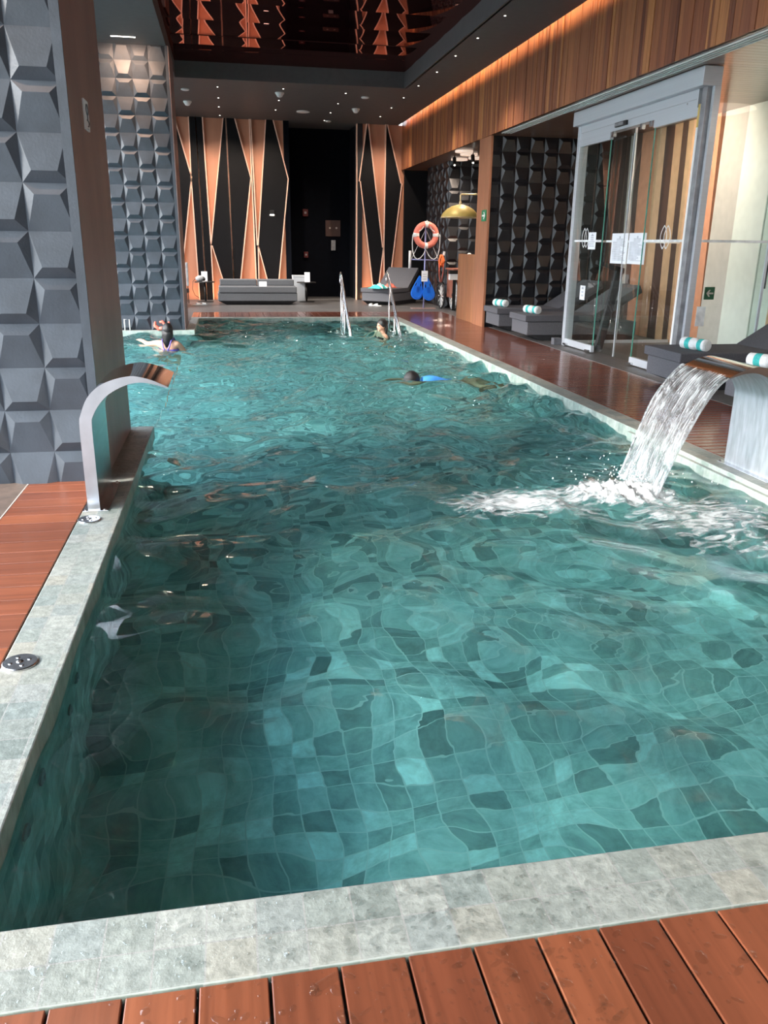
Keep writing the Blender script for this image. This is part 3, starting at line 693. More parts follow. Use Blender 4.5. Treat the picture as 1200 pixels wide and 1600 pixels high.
def spout(loc, sgn, label, inner):
    root = empty('waterfall_spout', loc); tag(root, label, 'waterfall spout', 'waterfall spouts on the pool edge')
    out, inn = arc_pts(); out = smooth_line(out); inn = smooth_line(inn); W = .60
    n = min(len(out), len(inn))
    def rs_(l, n):
        d = [0]
        for i in range(1, len(l)): d.append(d[-1]+math.dist(l[i], l[i-1]))
        return [(float(np.interp(d[-1]*k/(n-1), d, [q[0] for q in l])), float(np.interp(d[-1]*k/(n-1), d, [q[1] for q in l]))) for k in range(n)]
    n = 48; out = rs_(out, n); inn = rs_(inn, n)
    o_ = MB(); vs = []; 
    for q in out: vs += [(sgn*q[0], 0, q[1]), (sgn*q[0], W, q[1])]
    o_.add(vs, [(2*i, 2*i+1, 2*i+3, 2*i+2) for i in range(n-1)]); o_.build('outer_skin', M['steel_mirror'], root, smooth=True)
    vs = []; i_ = MB()
    for q in inn: vs += [(sgn*q[0], .002, q[1]), (sgn*q[0], W-.002, q[1])]
    i_.add(vs, [(2*i, 2*i+1, 2*i+3, 2*i+2) for i in range(n-1)]); i_.build('inner_skin', M[inner], root, smooth=True)
    for yy in (.0, W):
        s_ = MB(); vs = []
        for q0, q1 in zip(out, inn): vs += [(sgn*q0[0], yy, q0[1]), (sgn*q1[0], yy, q1[1])]
        s_.add(vs, [(2*i, 2*i+1, 2*i+3, 2*i+2) for i in range(n-1)]); s_.build('side_plate', M['steel_sat'], root)
    bp_ = MB(); x0, x1 = sorted((-.03*sgn, .125*sgn)); bp_.box(x0, x1, -.02, W+.02, 0, .006); b_ = bp_.build('base_plate', M['steel'], root, bevel=.002)
    for px in (-.012, .1):
        for py in (0, W): MB().lathe([(.009, .006), (.009, .012), (.004, .015)], c=(px*sgn, py-.008 if py == 0 else py+.008, 0), n=8).build('bolt', M['steel'], b_)
    return root
spout((-.905, 5.02, 0), 1, 'steel waterfall spout curving over the left pool edge, running dry', 'steel')
spout((3.872, 4.98, 0), -1, 'steel waterfall spout on the right pool edge, pouring water', 'steel_wet')

# the sheet of water falling from the right spout
vs = []; nu, nv = 60, 46
for layer in (0, 1):
    for i in range(nv):
        q = i/(nv-1); x = 3.345-.43*q; z = .768-.20*q-.66*q*q
        for j in range(nu):
            u_ = j/(nu-1); yy = 4.985+.585*u_+(.03*q*(.5-u_))+.01*math.sin(9*q+u_*3)
            nz_ = noise.noise(Vector((u_*9, q*2.2, 3)))*.022*(.3+q)+noise.noise(Vector((u_*26, q*4, 8)))*.007
            edge = .012*math.exp(-min(u_, 1-u_)*28)
            th = (.007+edge)*(1 if layer == 0 else -1)
            vs.append((x+nz_-th, yy, z+nz_*.4+th*.5))
fs = []
for layer in (0, 1):
    b_ = layer*nu*nv
    for i in range(nv-1):
        for j in range(nu-1): fs.append((b_+i*nu+j, b_+i*nu+j+1, b_+(i+1)*nu+j+1, b_+(i+1)*nu+j))
for i in range(nv-1):
    for j in (0, nu-1): fs.append((i*nu+j, (i+1)*nu+j, nu*nv+(i+1)*nu+j, nu*nv+i*nu+j))
sheet = MB().add(vs, fs).build('falling_water', M['falling_water'], smooth=True)
tag(sheet, 'clear sheet of water pouring from the right steel spout into the pool', 'water', kind='stuff')
mb = MB(); r_ = random.Random(3)
for k in range(170):
    d_ = abs(r_.gauss(0, .28)); an = r_.uniform(0, 2*PI); x = 2.86+d_*math.cos(an)*1.1; y = 5.25+d_*math.sin(an)*1.25; z = -.03+abs(r_.gauss(0, .07))*(1-min(1, d_))
    if x > 3.58: continue
    s_ = r_.uniform(.0025, .006); mb.ell((x, y, z), (s_, s_, s_*1.2), 6, 4)
d_ = mb.build('spray_drops', M['white'], smooth=True); tag(d_, 'small white drops of spray above the splash', 'spray', kind='stuff')

# round steel caps set in the left stone edge
def cap(loc, label):
    root = empty('drain_cover', loc); tag(root, label, 'drain cap', 'round steel caps on the left stone edge')
    MB().lathe([(.068, 0), (.068, .004), (.064, .008), (.02, .010)], n=40).build('plate', M['steel'], root, smooth='auto')
    for k in range(4):
        an = k*PI/2+.4; MB().lathe([(.008, .008), (.008, .012), (.003, .0125)], c=(.036*math.cos(an), .036*math.sin(an), 0), n=10).build('screw', M['steel_mirror'], root)
    MB().lathe([(.014, .009), (.014, .013), (.006, .015)], n=12).build('centre_screw', M['steel_mirror'], root)
cap((-.872, 3.07, .001), 'round steel cap in the left stone edge, nearest the camera')
cap((-.872, 4.84, .001), 'round steel cap right in front of the dry left spout')

# pale oval inlets on the left pool wall
for k, (y, z) in enumerate(((2.32, -.30), (2.58, -.30), (3.12, -.40), (3.36, -.38), (3.9, -.45))):
    ob = MB().lathe([(.035, 0), (.035, .008), (.02, .014), (.012, .006)], 'x', (-.719, y, z), 18).build('pool_inlet', M['grey_stuff'], smooth='auto')
    tag(ob, 'pale round inlet on the left pool wall under water', 'pool inlet', 'inlets on the left pool wall')

# wet drops lying on the near stone and boards
mb = MB(); r_ = random.Random(21)
def drop(x, y):
    s_ = min(.018, max(.0018, r_.lognormvariate(-5.45, .6))); st = r_.uniform(1, 2.2) if s_ > .006 else r_.uniform(1, 1.4); an = r_.uniform(0, PI)
    n = 9; vs = [(0, 0, s_*.32)]; 
    for ring, (rr_, hh) in enumerate(((.6, .27), (1, .02))):
        for j in range(n):
            q = 2*PI*j/n; wob = 1+.22*math.sin(2*q+an*3)*(st-1)
            px, py = rr_*s_*st*math.cos(q)*wob, rr_*s_*math.sin(q)*wob
            vs.append((px*math.cos(an)-py*math.sin(an), px*math.sin(an)+py*math.cos(an), hh*s_))
    vs = [(x+q[0], y+q[1], .0015+q[2]) for q in vs]
    fs = [(0, 1+j, 1+(j+1) % n) for j in range(n)]+[(1+j, 1+n+j, 1+n+(j+1) % n, 1+(j+1) % n) for j in range(n)]
    mb.add(vs, fs)
for k in range(620): drop(r_.gauss(.35, .45), r_.uniform(1.475, 1.68))
for k in range(420): drop(r_.gauss(.45, .4), r_.uniform(1.2, 1.44))
ob = mb.build('water_drops', M['droplet'], smooth=True); tag(ob, 'clear drops of water scattered over the near stone edge and boards', 'water drops', kind='stuff')

# ------------------------------------------------------------------ handrails of the pool steps
def handrail(x, posts, ytop, label):
    root = empty('pool_handrail', (x, 0, 0)); tag(root, label, 'handrail', 'steel handrails at the far end of the pool')
    R_ = .0165; dy, dz = -1.45, -1.12
    top = Vector((0, ytop, 1.03))
    pts = [top+Vector((0, dy*q, dz*q)) for q in (1.03, .75, .5, .25, .06)]+[top+Vector((0, .02, .005)), top+Vector((0, .08, -.03)), top+Vector((0, .10, -.12)), top+Vector((0, .08, -.2)), top+Vector((0, 0, -.19))]
    pts += [top+Vector((0, dy*q, dz*q-.12)) for q in (.12, .3, .5, .75, .93)]
    MB().tube(pts, R_, 12).build('rail', M['steel'], root, smooth=True)
    for yp in posts:
        q = (ytop-yp)/1.45; zt = 1.03-1.12*q-.10
        p_ = MB().tube([(0, yp, -.55), (0, yp, zt)], R_*.9, 10).build('post', M['steel'], root, smooth=True)
        MB().lathe([(.045, -.41), (.045, -.40), (.024, -.385)], c=(0, yp, 0), n=16).build('flange', M['steel'], p_)
    return root
handrail(2.27, (16.68, 16.42, 16.17), 16.72, 'left of the two steel handrails over the pool steps')
handrail(3.32, (17.0, 16.42), 17.25, 'right of the two steel handrails, in front of the towel-strewn lounger')

# ------------------------------------------------------------------ loungers and towels
def make_lounger():
    root = empty('sun_lounger')
    # local: x along the length from the foot, y across 0..0.86
    MB().box(0, 1.30, 0, .86, .33, .44).build('mattress', M['cushion'], root, bevel=.012)
    br = MB().prism([(1.30, .33), (2.14, .86), (2.09, .955), (1.26, .44)], 1, 0, .86).build('backrest', M['cushion'], root, bevel=.01)
    MB().prism([(1.36, .325), (2.15, .825), (2.14, .855), (1.34, .35)], 1, .02, .84).build('backrest_board', M['cushion_base'], br)
    MB().box(.05, 2.1, .02, .84, .10, .325).build('base', M['cushion_base'], root, bevel=.008)
    MB().hexa([(.36, .05, .0), (2.05, .05, 0), (2.05, .81, 0), (.36, .81, 0), (.06, .03, .10), (2.09, .03, .10), (2.09, .83, .10), (.06, .83, .10)]).build('plinth', M['plinth'], root)
    MB().box(1.98, 2.02, .40, .46, .32, .78).build('backrest_strut', M['alu_dark'], root)
    return root
LG = 'grey upholstered loungers in the right bays'
l1 = make_lounger(); l1.location = (5.10, 8.6, 0); tag(l1, 'grey lounger beside the glass door with a striped towel roll at its foot', 'sun lounger', LG)
l2 = dup(l1, (5.18, 7.02, 0)); l2['label'] = 'grey lounger behind the pouring spout, cut by the picture edge'
l3 = dup(l1, (5.10, 13.72, 0)); l3['label'] = 'grey lounger seen partly through the door glass, the nearer of two by the relief wall'
l4 = dup(l1, (5.10, 15.30, 0)); l4['label'] = 'grey lounger set right against the black faceted relief wall'
# lounger at the far end, turned towards the pool
l5 = dup(l1, (3.86, 22.35, 0)); l5.name = 'far_lounger'; l5['label'] = 'grey lounger at the far end strewn with a turquoise and a red cloth'; l5['group'] = 'grey loungers at the far end'
l5.rotation_euler.z = math.radians(52); l5.location = (4.35, 22.0, 0); l5.scale = (.80, 1.1, 1)
l6 = dup(l1, (-1.0, 22.1, 0)); l6.name = 'far_lounger'; l6['label'] = 'lounger at the far left, mostly hidden behind the faceted pillar'; l6['group'] = 'grey loungers at the far end'
l6.rotation_euler.z = math.radians(150); l6.location = (-.93, 22.1, 0)

def towel_prof(L=.40, R_=.068):
    pr = [(.012, 0), (.03, -.004), (.05, -.002), (.064, .008)]; mi = [0, 0, 0]
    n = 40
    for i in range(n+1):
        q = i/n; x = .012+(L-.024)*q
        r_ = R_*(1-.27*math.exp(-((q-.36)/.045)**2))*(1+.03*math.sin(q*PI))
        pr.append((r_, x)); mi.append(1 if (.12 < q < .30 or .62 < q < .82) else 0)
    pr += [(.06, L-.004), (.045, L+.002), (.02, L-.002)]; mi += [0, 0, 0]
    return pr, mi
def make_towel():
    root = empty('rolled_towel')
    pr, mi = towel_prof(); mb = MB(); mb.lathe(pr, 'x', (0, 0, .069), 28, mis=mi)
    mb.build('roll', [M['towel_white'], M['towel_teal']], root, smooth='auto')
    sp = MB(); pts = []
    for k in range(46):
        an = k*.42; r_ = .006+.0012*k; pts.append((-.006, r_*math.cos(an), .069+r_*math.sin(an)))
    sp.tube(pts, .0028, 5).build('spiral_edge', M['towel_white'], root)
    return root
TG = 'rolled towels on the loungers'
t1 = make_towel(); tag(t1, 'striped towel roll at the foot of the lounger beside the glass door', 'towel', TG)
t1.location = (5.50, 8.72, .44); t1.rotation_euler.z = math.radians(103)
t2 = dup(t1, (5.45, 7.25, .44), math.radians(112)); t2['label'] = 'striped towel roll above the pouring spout, cut by the picture edge'
t3 = dup(t1, (5.42, 13.95, .44), math.radians(105)); t3['label'] = 'striped towel roll on the lounger just left of the glass door'
t4 = dup(t1, (5.38, 15.6, .44), math.radians(105)); t4['label'] = 'striped towel roll on the lounger against the black relief wall'

# crumpled cloths on the far lounger
def cloth(name, cx, cy, z0, rx, ry, h, seed, mats, label, cat, rot=0):
    n = 26; vs = []; r_ = random.Random(seed)
    for i in range(n):
        for j in range(n):
            u_, v_ = i/(n-1)*2-1, j/(n-1)*2-1
            e_ = 1+.18*noise.noise(Vector((u_*2, v_*2, seed)))
            x, y = u_*rx*e_, v_*ry*e_; z = z0+h*max(0, 1-abs(u_)**2.5)*max(0, 1-abs(v_)**2.5)*(.55+.9*abs(noise.noise(Vector((u_*2.3, v_*2.3, seed+5)))))+.006
            vs.append((cx+x*math.cos(rot)-y*math.sin(rot), cy+x*math.sin(rot)+y*math.cos(rot), z))
    fs = [(i*n+j, i*n+j+1, (i+1)*n+j+1, (i+1)*n+j) for i in range(n-1) for j in range(n-1)]
    mb = MB().add(vs, fs); mb.m = [(1 if len(mats) > 1 and (q//(n-1)) % 9 > 5 else 0) for q in range(len(fs))]
    ob = mb.build(name, mats, smooth=True); tag(ob, label, cat)
    sd = ob.modifiers.new('thick', 'SOLIDIFY'); sd.thickness = .008; sd.offset = 1
    return ob
cloth('crumpled_towel', 4.05, 22.18, .44, .20, .24, .14, 3, [M['towel_teal'], M['towel_white']], 'crumpled turquoise and white towel on the far lounger', 'towel', .5)
cloth('crumpled_cloth', 4.42, 22.62, .44, .15, .14, .13, 8, [M['coral']], 'bright red crumpled cloth on the far lounger', 'cloth', .3)

# daybed in front of the copper wall
db = empty('daybed', (0, 22.35, 0)); tag(db, 'wide grey daybed with two back cushions below the copper wall', 'daybed')
MB().box(-.22, 1.86, .02, 1.05, .10, .31).build('base', M['daybed'], db, bevel=.015)
MB().hexa([(-.0, .12, 0), (1.64, .12, 0), (1.64, 1.0, 0), (0, 1.0, 0), (-.20, .03, .10), (1.84, .03, .10), (1.84, 1.04, .10), (-.20, 1.04, .10)]).build('plinth', M['plinth'], db)
MB().box(-.19, 1.85, .0, 1.05, .31, .47).build('mattress', M['daybed'], db, bevel=.02)
for x0, x1 in ((-.16, .82), (.84, 1.82)): MB().box(x0, x1, .55, 1.0, .47, .63).build('back_cushion', M['daybed'], db, bevel=.02)
cd = MB().hexa([(.86, 22.36, .478), (1.06, 22.36, .478), (1.06, 22.38, .478), (.86, 22.38, .478), (.86, 22.41, .60), (1.06, 22.41, .60), (1.06, 22.42, .60), (.86, 22.42, .60)]).build('sign_card', M['paper'])
tag(cd, 'small white card standing on the front of the daybed', 'card')
k_ = MB().box(.955, .965, 22.375, 22.385, .56, .575).build('printed_mark', M['ink'], cd)

def side_table(x, y, label):
    root = empty('side_table', (x, y, 0)); tag(root, label, 'side table', 'small round side tables by the daybed')
    MB().lathe([(.27, .52), (.27, .54), (.262, .545)], n=32).build('table_top', M['black'], root, smooth='auto')
    MB().tube([(0, 0, .01), (0, 0, .52)], .024, 10).build('stem', M['black'], root, smooth=True)
    MB().lathe([(.22, 0), (.22, .012), (.03, .025)], n=32).build('foot', M['black'], root, smooth='auto')
side_table(-.57, 23.55, 'small black side table left of the daybed, holding a card')
side_table(2.22, 23.55, 'small black side table right of the daybed, before the dark entrance')
def table_card(x, y, wd, z0, h, label):
    ob = MB().hexa([(x-wd/2, y-.03, z0), (x+wd/2, y-.03, z0), (x+wd/2, y-.02, z0), (x-wd/2, y-.02, z0), (x-wd/2, y+.0, z0+h), (x+wd/2, y, z0+h), (x+wd/2, y+.01, z0+h), (x-wd/2, y+.01, z0+h)]).build('table_card', M['paper'])
    tag(ob, label, 'card', 'cards standing on the side tables')
    for k in range(2): MB().box(x-wd*.2, x+wd*.2, y-.032+.011*k, y-.028+.011*k, z0+h*(.55+.2*k), z0+h*(.6+.2*k)).build('printed_line', M['ink_light'], ob)
table_card(-.57, 23.6, .16, .545, .26, 'white card standing on the left side table behind a bag')
table_card(2.24, 23.5, .15, .545, .26, 'white card with small print on the right side table')
bg_ = empty('handbag', (-.68, 23.45, .545)); tag(bg_, 'small black and white bag on the left side table with hanging strap', 'bag')
MB().ell((0, 0, .08), (.13, .07, .08), 14, 8).build('body', M['grey_stuff'], bg_, smooth=True)
MB().ell((.09, -.03, .07), (.05, .05, .055), 10, 6).build('dark_panel', M['black'], bg_, smooth=True)
MB().tube([(-.1, 0, .1), (-.2, -.02, .0), (-.22, -.04, -.2), (-.16, -.05, -.36), (-.05, -.05, -.43)], .007, 6).build('strap', M['black'], bg_, smooth=True)
bn = empty('waste_bin', (2.03, 23.9, 0)); tag(bn, 'square grey bin between the daybed and the right side table', 'bin')
MB().box(-.17, .17, -.17, .17, .0, .66).build('body', M['alu'], bn, bevel=.01); MB().box(-.175, .175, -.175, .175, .66, .71).build('lid', M['alu'], bn, bevel=.008)
sp_ = MB().box(-1.03, -.97, 22.95, 23.05, .45, 1.05).build('backrest_panel', M['grey_stuff'], bevel=.01); tag(sp_, 'narrow grey backrest panel standing upright at the far left beside the faceted pillar', 'panel')
sp_.parent = None; MB().box(-1.01, -.99, 22.98, 23.02, .0, .45).build('post', M['black'], sp_)  # the upright grey piece is the tall backrest of the hidden lounger
def slipper(x, y, rz, label, g):
    root = empty('slipper', (x, y, 0), rz); tag(root, label, 'slipper', g)
    MB().ell((0, 0, .012), (.13, .045, .012), 16, 6).build('sole', M['white'], root, smooth=True)
    mb = MB(); n = 9; vs = []
    for i in range(n):
        an = PI*i/(n-1)
        for xx, hh in ((-.0, .06), (.09, .045)): vs.append((xx, -.043*math.cos(an), .012+hh*math.sin(an)))
    mb.add(vs, [(2*i, 2*i+1, 2*i+3, 2*i+2) for i in range(n-1)]); mb.build('strap', M['white'], root, smooth=True)
slipper(-.78, 22.25, .3, 'white slipper on the floor left of the daybed', 'white slippers left of the daybed'); slipper(-.62, 22.32, -.2, 'white slipper on the floor left of the daybed', 'white slippers left of the daybed')
slipper(3.83, 22.0, 2.2, 'white slipper on the floor at the foot of the far lounger', 'white slippers by the far lounger'); slipper(3.96, 21.9, 2.5, 'white slipper on the floor at the foot of the far lounger', 'white slippers by the far lounger')

# ------------------------------------------------------------------ lifebuoy stand and what hangs on it
LX, LY = 5.03, 21.1
st_ = empty('lifebuoy_stand', (LX, LY, 0)); tag(st_, 'slim bluish steel stand with a cross arm that carries the lifebuoy', 'stand')
MB().box(-.32, .30, -.14, .14, 0, .014).build('foot', M['brown_panel'], st_)
MB().tube([(0, 0, .01), (0, 0, 2.0)], .02, 10).build('pole', M['pole_blue'], st_, smooth=True)
MB().tube([(-.36, 0, 1.22), (.38, 0, 1.20)], .014, 8).build('cross_arm', M['pole_blue'], st_, smooth=True)
MB().tube([(-.39, 0, 1.0), (-.39, 0, 1.43)], .035, 10).build('white_end_bar', M['white'], st_, smooth=True)
for s_ in (-.16, .16): MB().tube([(s_, -.02, 1.52), (s_, -.10, 1.50), (s_, -.12, 1.58)], .008, 6).build('hook', M['black'], st_)
for a_ in ((-.36, 1.22), (.36, 1.2)): MB().tube([(a_[0], -.01, a_[1]), (0, -.01, 1.95)], .006, 6).build('stay_cord', M['white'], st_)
lb = empty('lifebuoy', (LX-.01, LY-.10, 1.81)); tag(lb, 'coral red lifebuoy with white bands hanging on the stand', 'lifebuoy')
mb = MB(); pts = [(.255*math.cos(2*PI*k/40), 0, .255*math.sin(2*PI*k/40)) for k in range(40)]; mb.tube(pts, .075, 14, closed=True); mb.build('ring', M['ring'], lb, smooth=True)
for k in range(4):
    an = k*PI/2; mb = MB(); mb.tube([(.255*math.cos(an+q), 0, .255*math.sin(an+q)) for q in (-.16, -.08, 0, .08, .16)], .078, 14); mb.build('white_band', M['white'], lb, smooth=True)
pts = []
for k in range(4):
    a0 = k*PI/2; a1 = a0+PI/2
    for q in range(8):
        an = a0+(a1-a0)*q/8; sag = 1-4*(q/8-.5)**2
        R_ = .345+(.04*sag); z = R_*math.sin(an)-(.28*sag if k in (2, 3) else -.0)
        if k in (0, 1): R_ = .345-.16*sag; z = R_*math.sin(an)
        pts.append((R_*math.cos(an), -.06 if k in (0, 1) else -.02, z))
MB().tube(pts, .011, 6, closed=True).build('grab_rope', M['white'], lb, smooth=True)
tl = empty('throw_line', (LX+.42, LY-.06, 1.2)); tag(tl, 'orange throw line hanging in a bundle from the stand arm', 'rope')
mb = MB()
for k in range(7): mb.tube([(.03*math.cos(k)+.0, .02*math.sin(k*2), .14), (.07*math.cos(k*1.3), .03*math.sin(k), .0), (.05*math.cos(k*2.1), .02, -.16), (.0, .02*math.sin(k), -.1)], .022, 6)
mb.build('bundle', M['orange'], tl, smooth=True)
MB().tube([(-.06, 0, -.05), (-.05, -.01, -.35), (-.02, -.01, -.52), (.02, -.01, -.52), (.05, -.01, -.3), (.06, 0, 0)], .008, 6).build('loop', M['coral'], tl, smooth=True)
MB().tube([(.05, -.01, .12), (.07, -.01, .22)], .03, 8).build('handle', M['white'], tl)
def kickboard(x, z, tilt, yy, label):
    out = []
    for k in range(36):
        an = 2*PI*k/36; q = math.sin(an); wd = .155 if q < .1 else .155*(1-.62*max(0, q-.1)/.9)
        out.append((wd*math.cos(an), -.13+.155*q if q < 0 else -.13+.44*q))
    def slot(cx, cy, a_, b_, rot, n=12):
        return [(cx+a_*math.cos(t_)*math.cos(rot)-b_*math.sin(t_)*math.sin(rot), cy+a_*math.cos(t_)*math.sin(rot)+b_*math.sin(t_)*math.cos(rot)) for t_ in [2*PI*i/n for i in range(n)]]
    holes = [slot(-.062, .085, .016, .048, -.12), slot(.062, .085, .016, .048, .12)]
    mt = Matrix.Translation((x, yy, z)) @ Matrix.Rotation(tilt, 4, 'Y') @ Matrix.Rotation(PI/2, 4, 'X')
    ob = flat('kickboard', [out]+holes, .045, M['blue'], None, mt); tag(ob, label, 'kickboard', 'blue kickboards on the stand')
    for k in range(3):
        r_ = MB().box(-.03+.03*k-.005, -.03+.03*k+.005, -.034, -.022, -.10, .05); o2 = r_.build('rib', M['blue_dark'], ob); o2.data.transform(Matrix.Translation((x, yy, z)) @ Matrix.Rotation(tilt, 4, 'Y'))
    pts = [(.125*math.cos(q), -.024, -.12-.125*math.sin(q)) for q in [PI*i/14 for i in range(15)]]
    o3 = MB().tube(pts, .008, 6).build('raised_rim', M['blue_dark'], ob); o3.data.transform(Matrix.Translation((x, yy, z)) @ Matrix.Rotation(tilt, 4, 'Y'))
kickboard(4.83, .52, .16, 20.97, 'blue kickboard hanging from the stand, left one of the pair')
kickboard(5.09, .50, -.16, 20.90, 'blue kickboard overlapping in front, right one of the pair')
sc_ = MB().box(4.89, 5.05, 20.83, 20.835, .69, .95).build('sign_card', M['paper']); tag(sc_, 'small white card hung above the blue kickboards', 'card')
for k in range(3): MB().box(4.92, 5.02, 20.826, 20.83, .74+.06*k, .755+.06*k).build('printed_line', M['ink_light'], sc_)

# ------------------------------------------------------------------ vending cart, screen, dome
ct = empty('vending_cart', (5.78, 20.6, 0)); tag(ct, 'red wooden cart with two spoked wheels beside the wooden screen', 'cart')
MB().box(-.16, .42, -.25, .45, .30, .98).build('body', M['red_wood'], ct, bevel=.01)
MB().box(-.20, .46, -.30, .50, .98, 1.02).build('top_board', M['red_wood'], ct, bevel=.006)
def wheel(x, y, R_, tire, face, name='wheel'):
    r0_ = MB().tube([(x, y+R_*math.cos(2*PI*k/36), R_+.02+R_*math.sin(2*PI*k/36)) for k in range(36)], .022, 8, closed=True).build(name, M[tire], ct, smooth=True)
    mb = MB()
    for k in range(12):
        an = PI*k/6; mb.tube([(x, y, R_+.02), (x, y+R_*math.cos(an), R_+.02+R_*math.sin(an))], .012, 5)
    mb.build('spokes', M['white'], r0_); MB().lathe([(.04, -.04), (.04, .04)], 'x', (x, y, R_+.02), 12).build('hub', M['steel'], r0_)
wheel(-.30, .45, .30, 'rubber', 'white'); wheel(-.13, -.12, .36, 'grey_stuff', 'white')
MB().lathe([(.33, -.012), (.33, .0), (.05, .02)], 'x', (-.115, -.12, .38), 32).build('wheel_disc', M['beige'], ct, smooth='auto')
for k in range(3): MB().lathe([(.035, 0), (.045, .02), (.03, .05)], 'y', (.22, -.30, .42+.17*k), 10).build('white_knob', M['white'], ct)
bx = MB().box(-.14, .10, -.02, .12, -.02, .20); o_ = bx.build('display_box', M['white']); o_.location = (5.60, 20.2, .78)
tag(o_, 'small white and black box on the front of the cart', 'box'); MB().box(-.15, .11, -.03, .13, .12, .205).build('black_top', M['black'], o_)
MB().box(-.06, .02, -.015, .0, -.76, -.02).build('post', M['black'], o_)
ob = empty('white_ornament', (5.98, 20.55, 1.02)); tag(ob, 'white round ornament standing on top of the cart', 'ornament')
MB().ell((0, 0, .17), (.10, .08, .11), 14, 8).build('body', M['white'], ob, smooth=True); MB().ell((.06, 0, .32), (.06, .05, .06), 10, 6).build('head', M['white'], ob, smooth=True); MB().box(-.2, .12, -.06, .06, 0, .06).build('foot', M['white'], ob, bevel=.01)
sc = empty('wooden_screen', (5.16, 16.95, 0)); tag(sc, 'low screen of upright wooden boards beside the orange-brown wall end', 'screen')
mb = MB()
for k in range(9): mb.box(0, .035, .02+k*.16, .02+k*.16+.155, .0, 1.40)
mb.build('board_panel', M['wood_screen'], sc); MB().box(.035, .07, .0, 1.46, .03, 1.38).build('back_frame', M['dark'], sc)
dm = empty('brass_dome', (5.32, 19.0, 2.18)); tag(dm, 'wide brass dome shade hanging from a bent arm in the alcove', 'lamp shade')
mb = MB(); n = 48; prof = [(.43, 0), (.425, .03), (.39, .09), (.31, .17), (.2, .235), (.08, .27), (.02, .28)]
mb.lathe(prof, n=n); o_ = mb.build('shade', M['brass'], dm, smooth='auto')
MB().tube([(.43*math.cos(2*PI*k/40), .43*math.sin(2*PI*k/40), .0) for k in range(40)], .012, 6, closed=True).build('rim', M['brass_pale'], dm, smooth=True)
MB().tube([(0, 0, .27), (0, 0, .48), (.02, 0, .495), (2.489, .0, .515)], .017, 8).build('arm', M['brass_pale'], dm, smooth=True)
MB().lathe([(.03, .28), (.03, .33), (.018, .35)], n=12).build('joint', M['brass_pale'], dm)
for x, y in ((5.63, 19.54), (5.74, 20.74), (6.05, 20.31), (5.35, 18.96)):
    ob = empty('ceiling_lamp', (x, y, ZS)); tag(ob, 'flat round lamp in the wooden alcove ceiling', 'ceiling lamp', 'flat round lamps of the alcove ceiling')
    MB().lathe([(.2, -.04), (.2, -.0)], n=28).build('drum', M['lamp_soft'], ob, smooth='auto')
for x, y, lab in ((5.42, 20.0, 'black spotlight head hanging left in the alcove ceiling'), (5.66, 19.3, 'black spotlight head hanging between the round alcove lamps')):
    ob = empty('spotlight', (x, y, ZS)); tag(ob, lab, 'spotlight', 'black spotlight heads in the alcove')
    MB().tube([(0, 0, 0), (0, 0, -.09)], .012, 8).build('stem', M['black'], ob); MB().tube([(0, .03, -.06), (-.02, -.09, -.22)], .045, 12).build('head', M['black'], ob, smooth='auto')
    MB().tube([(-.02, -.09, -.22), (-.021, -.094, -.226)], .02, 12).build('lens', M['lamp_on'], ob)

# ------------------------------------------------------------------ automatic glass door
dr = struct(empty('door_1', (5.6, 0, 0)))
MB().box(-.12, .12, 9.50, 13.20, 3.37, 3.575).build('header_box', M['alu'], dr, bevel=.006)
hd = MB().box(-.03, .10, 9.72, 13.10, 3.165, 3.37).build('header', M['alu'], dr, bevel=.004)
MB().box(-.032, -.028, 9.74, 13.08, 3.26, 3.264).build('groove', M['alu_dark'], hd); MB().lathe([(.012, -.033), (.012, -.028)], 'x', (0, 9.95, 3.24), 12).build('lock', M['alu_dark'], hd)
sn = MB().box(-.07, -.03, 11.48, 11.82, 3.20, 3.26).build('door_sensor', M['black'], dr, bevel=.006); MB().box(-.074, -.07, 11.55, 11.80, 3.21, 3.25).build('lens', M['alu_dark'], sn)
MB().box(-.04, .10, 13.06, 13.17, 0, 3.37).build('jamb', M['alu'], dr, bevel=.004)
MB().box(-.02, .12, 9.56, 9.66, 0, 3.37).build('jamb', M['alu_dark'], dr, bevel=.004); MB().box(-.025, -.015, 9.655, 9.70, 0, 3.2).build('jamb_strip', M['white'], dr)
MB().box(.04, .12, 9.5, 9.555, 0, 3.37).build('side_post', M['alu'], dr)
MB().box(-.026, -.014, 9.657, 9.70, 2.95, 3.2).build('yellow_strip', M['brass'], dr)
def leaf(y0, y1, x, edge_lo, label):
    lf = MB().box(x-.006, x+.006, y0, y1, .12, 3.09).build('door_leaf', M['glass'], dr)
    MB().box(x-.03, x+.03, y0, y1, .015, .12).build('bottom_rail', M['alu'], lf, bevel=.006); MB().box(x-.03, x+.03, y0, y1, 3.07, 3.17).build('top_rail', M['alu'], lf, bevel=.004)
    ye = y0 if edge_lo else y1
    MB().box(x-.008, x+.008, ye-.003, ye+.003, .12, 3.07).build('green_glass_edge', M['glass_edge'], lf)
    for yy in (y0+.08, y1-.08): MB().box(x-.07, x-.03, yy-.06, yy+.06, .02, .05).build('guide', M['steel'], lf)
    MB().box(x-.0075, x-.0065, y0+.02, y1-.02, 1.66, 1.69).build('etched_band', M['glass_etch'], lf)
    return lf
leaf(12.02, 13.06, 0, True, ''); leaf(9.70, 10.74, 0, False, '')
lf = MB().box(.055, .065, 10.70, 11.40, .03, 3.09).build('inner_pane', M['glass'], dr); lf2 = MB().box(.055, .065, 11.42, 12.08, .03, 3.09).build('inner_pane', M['glass'], dr)
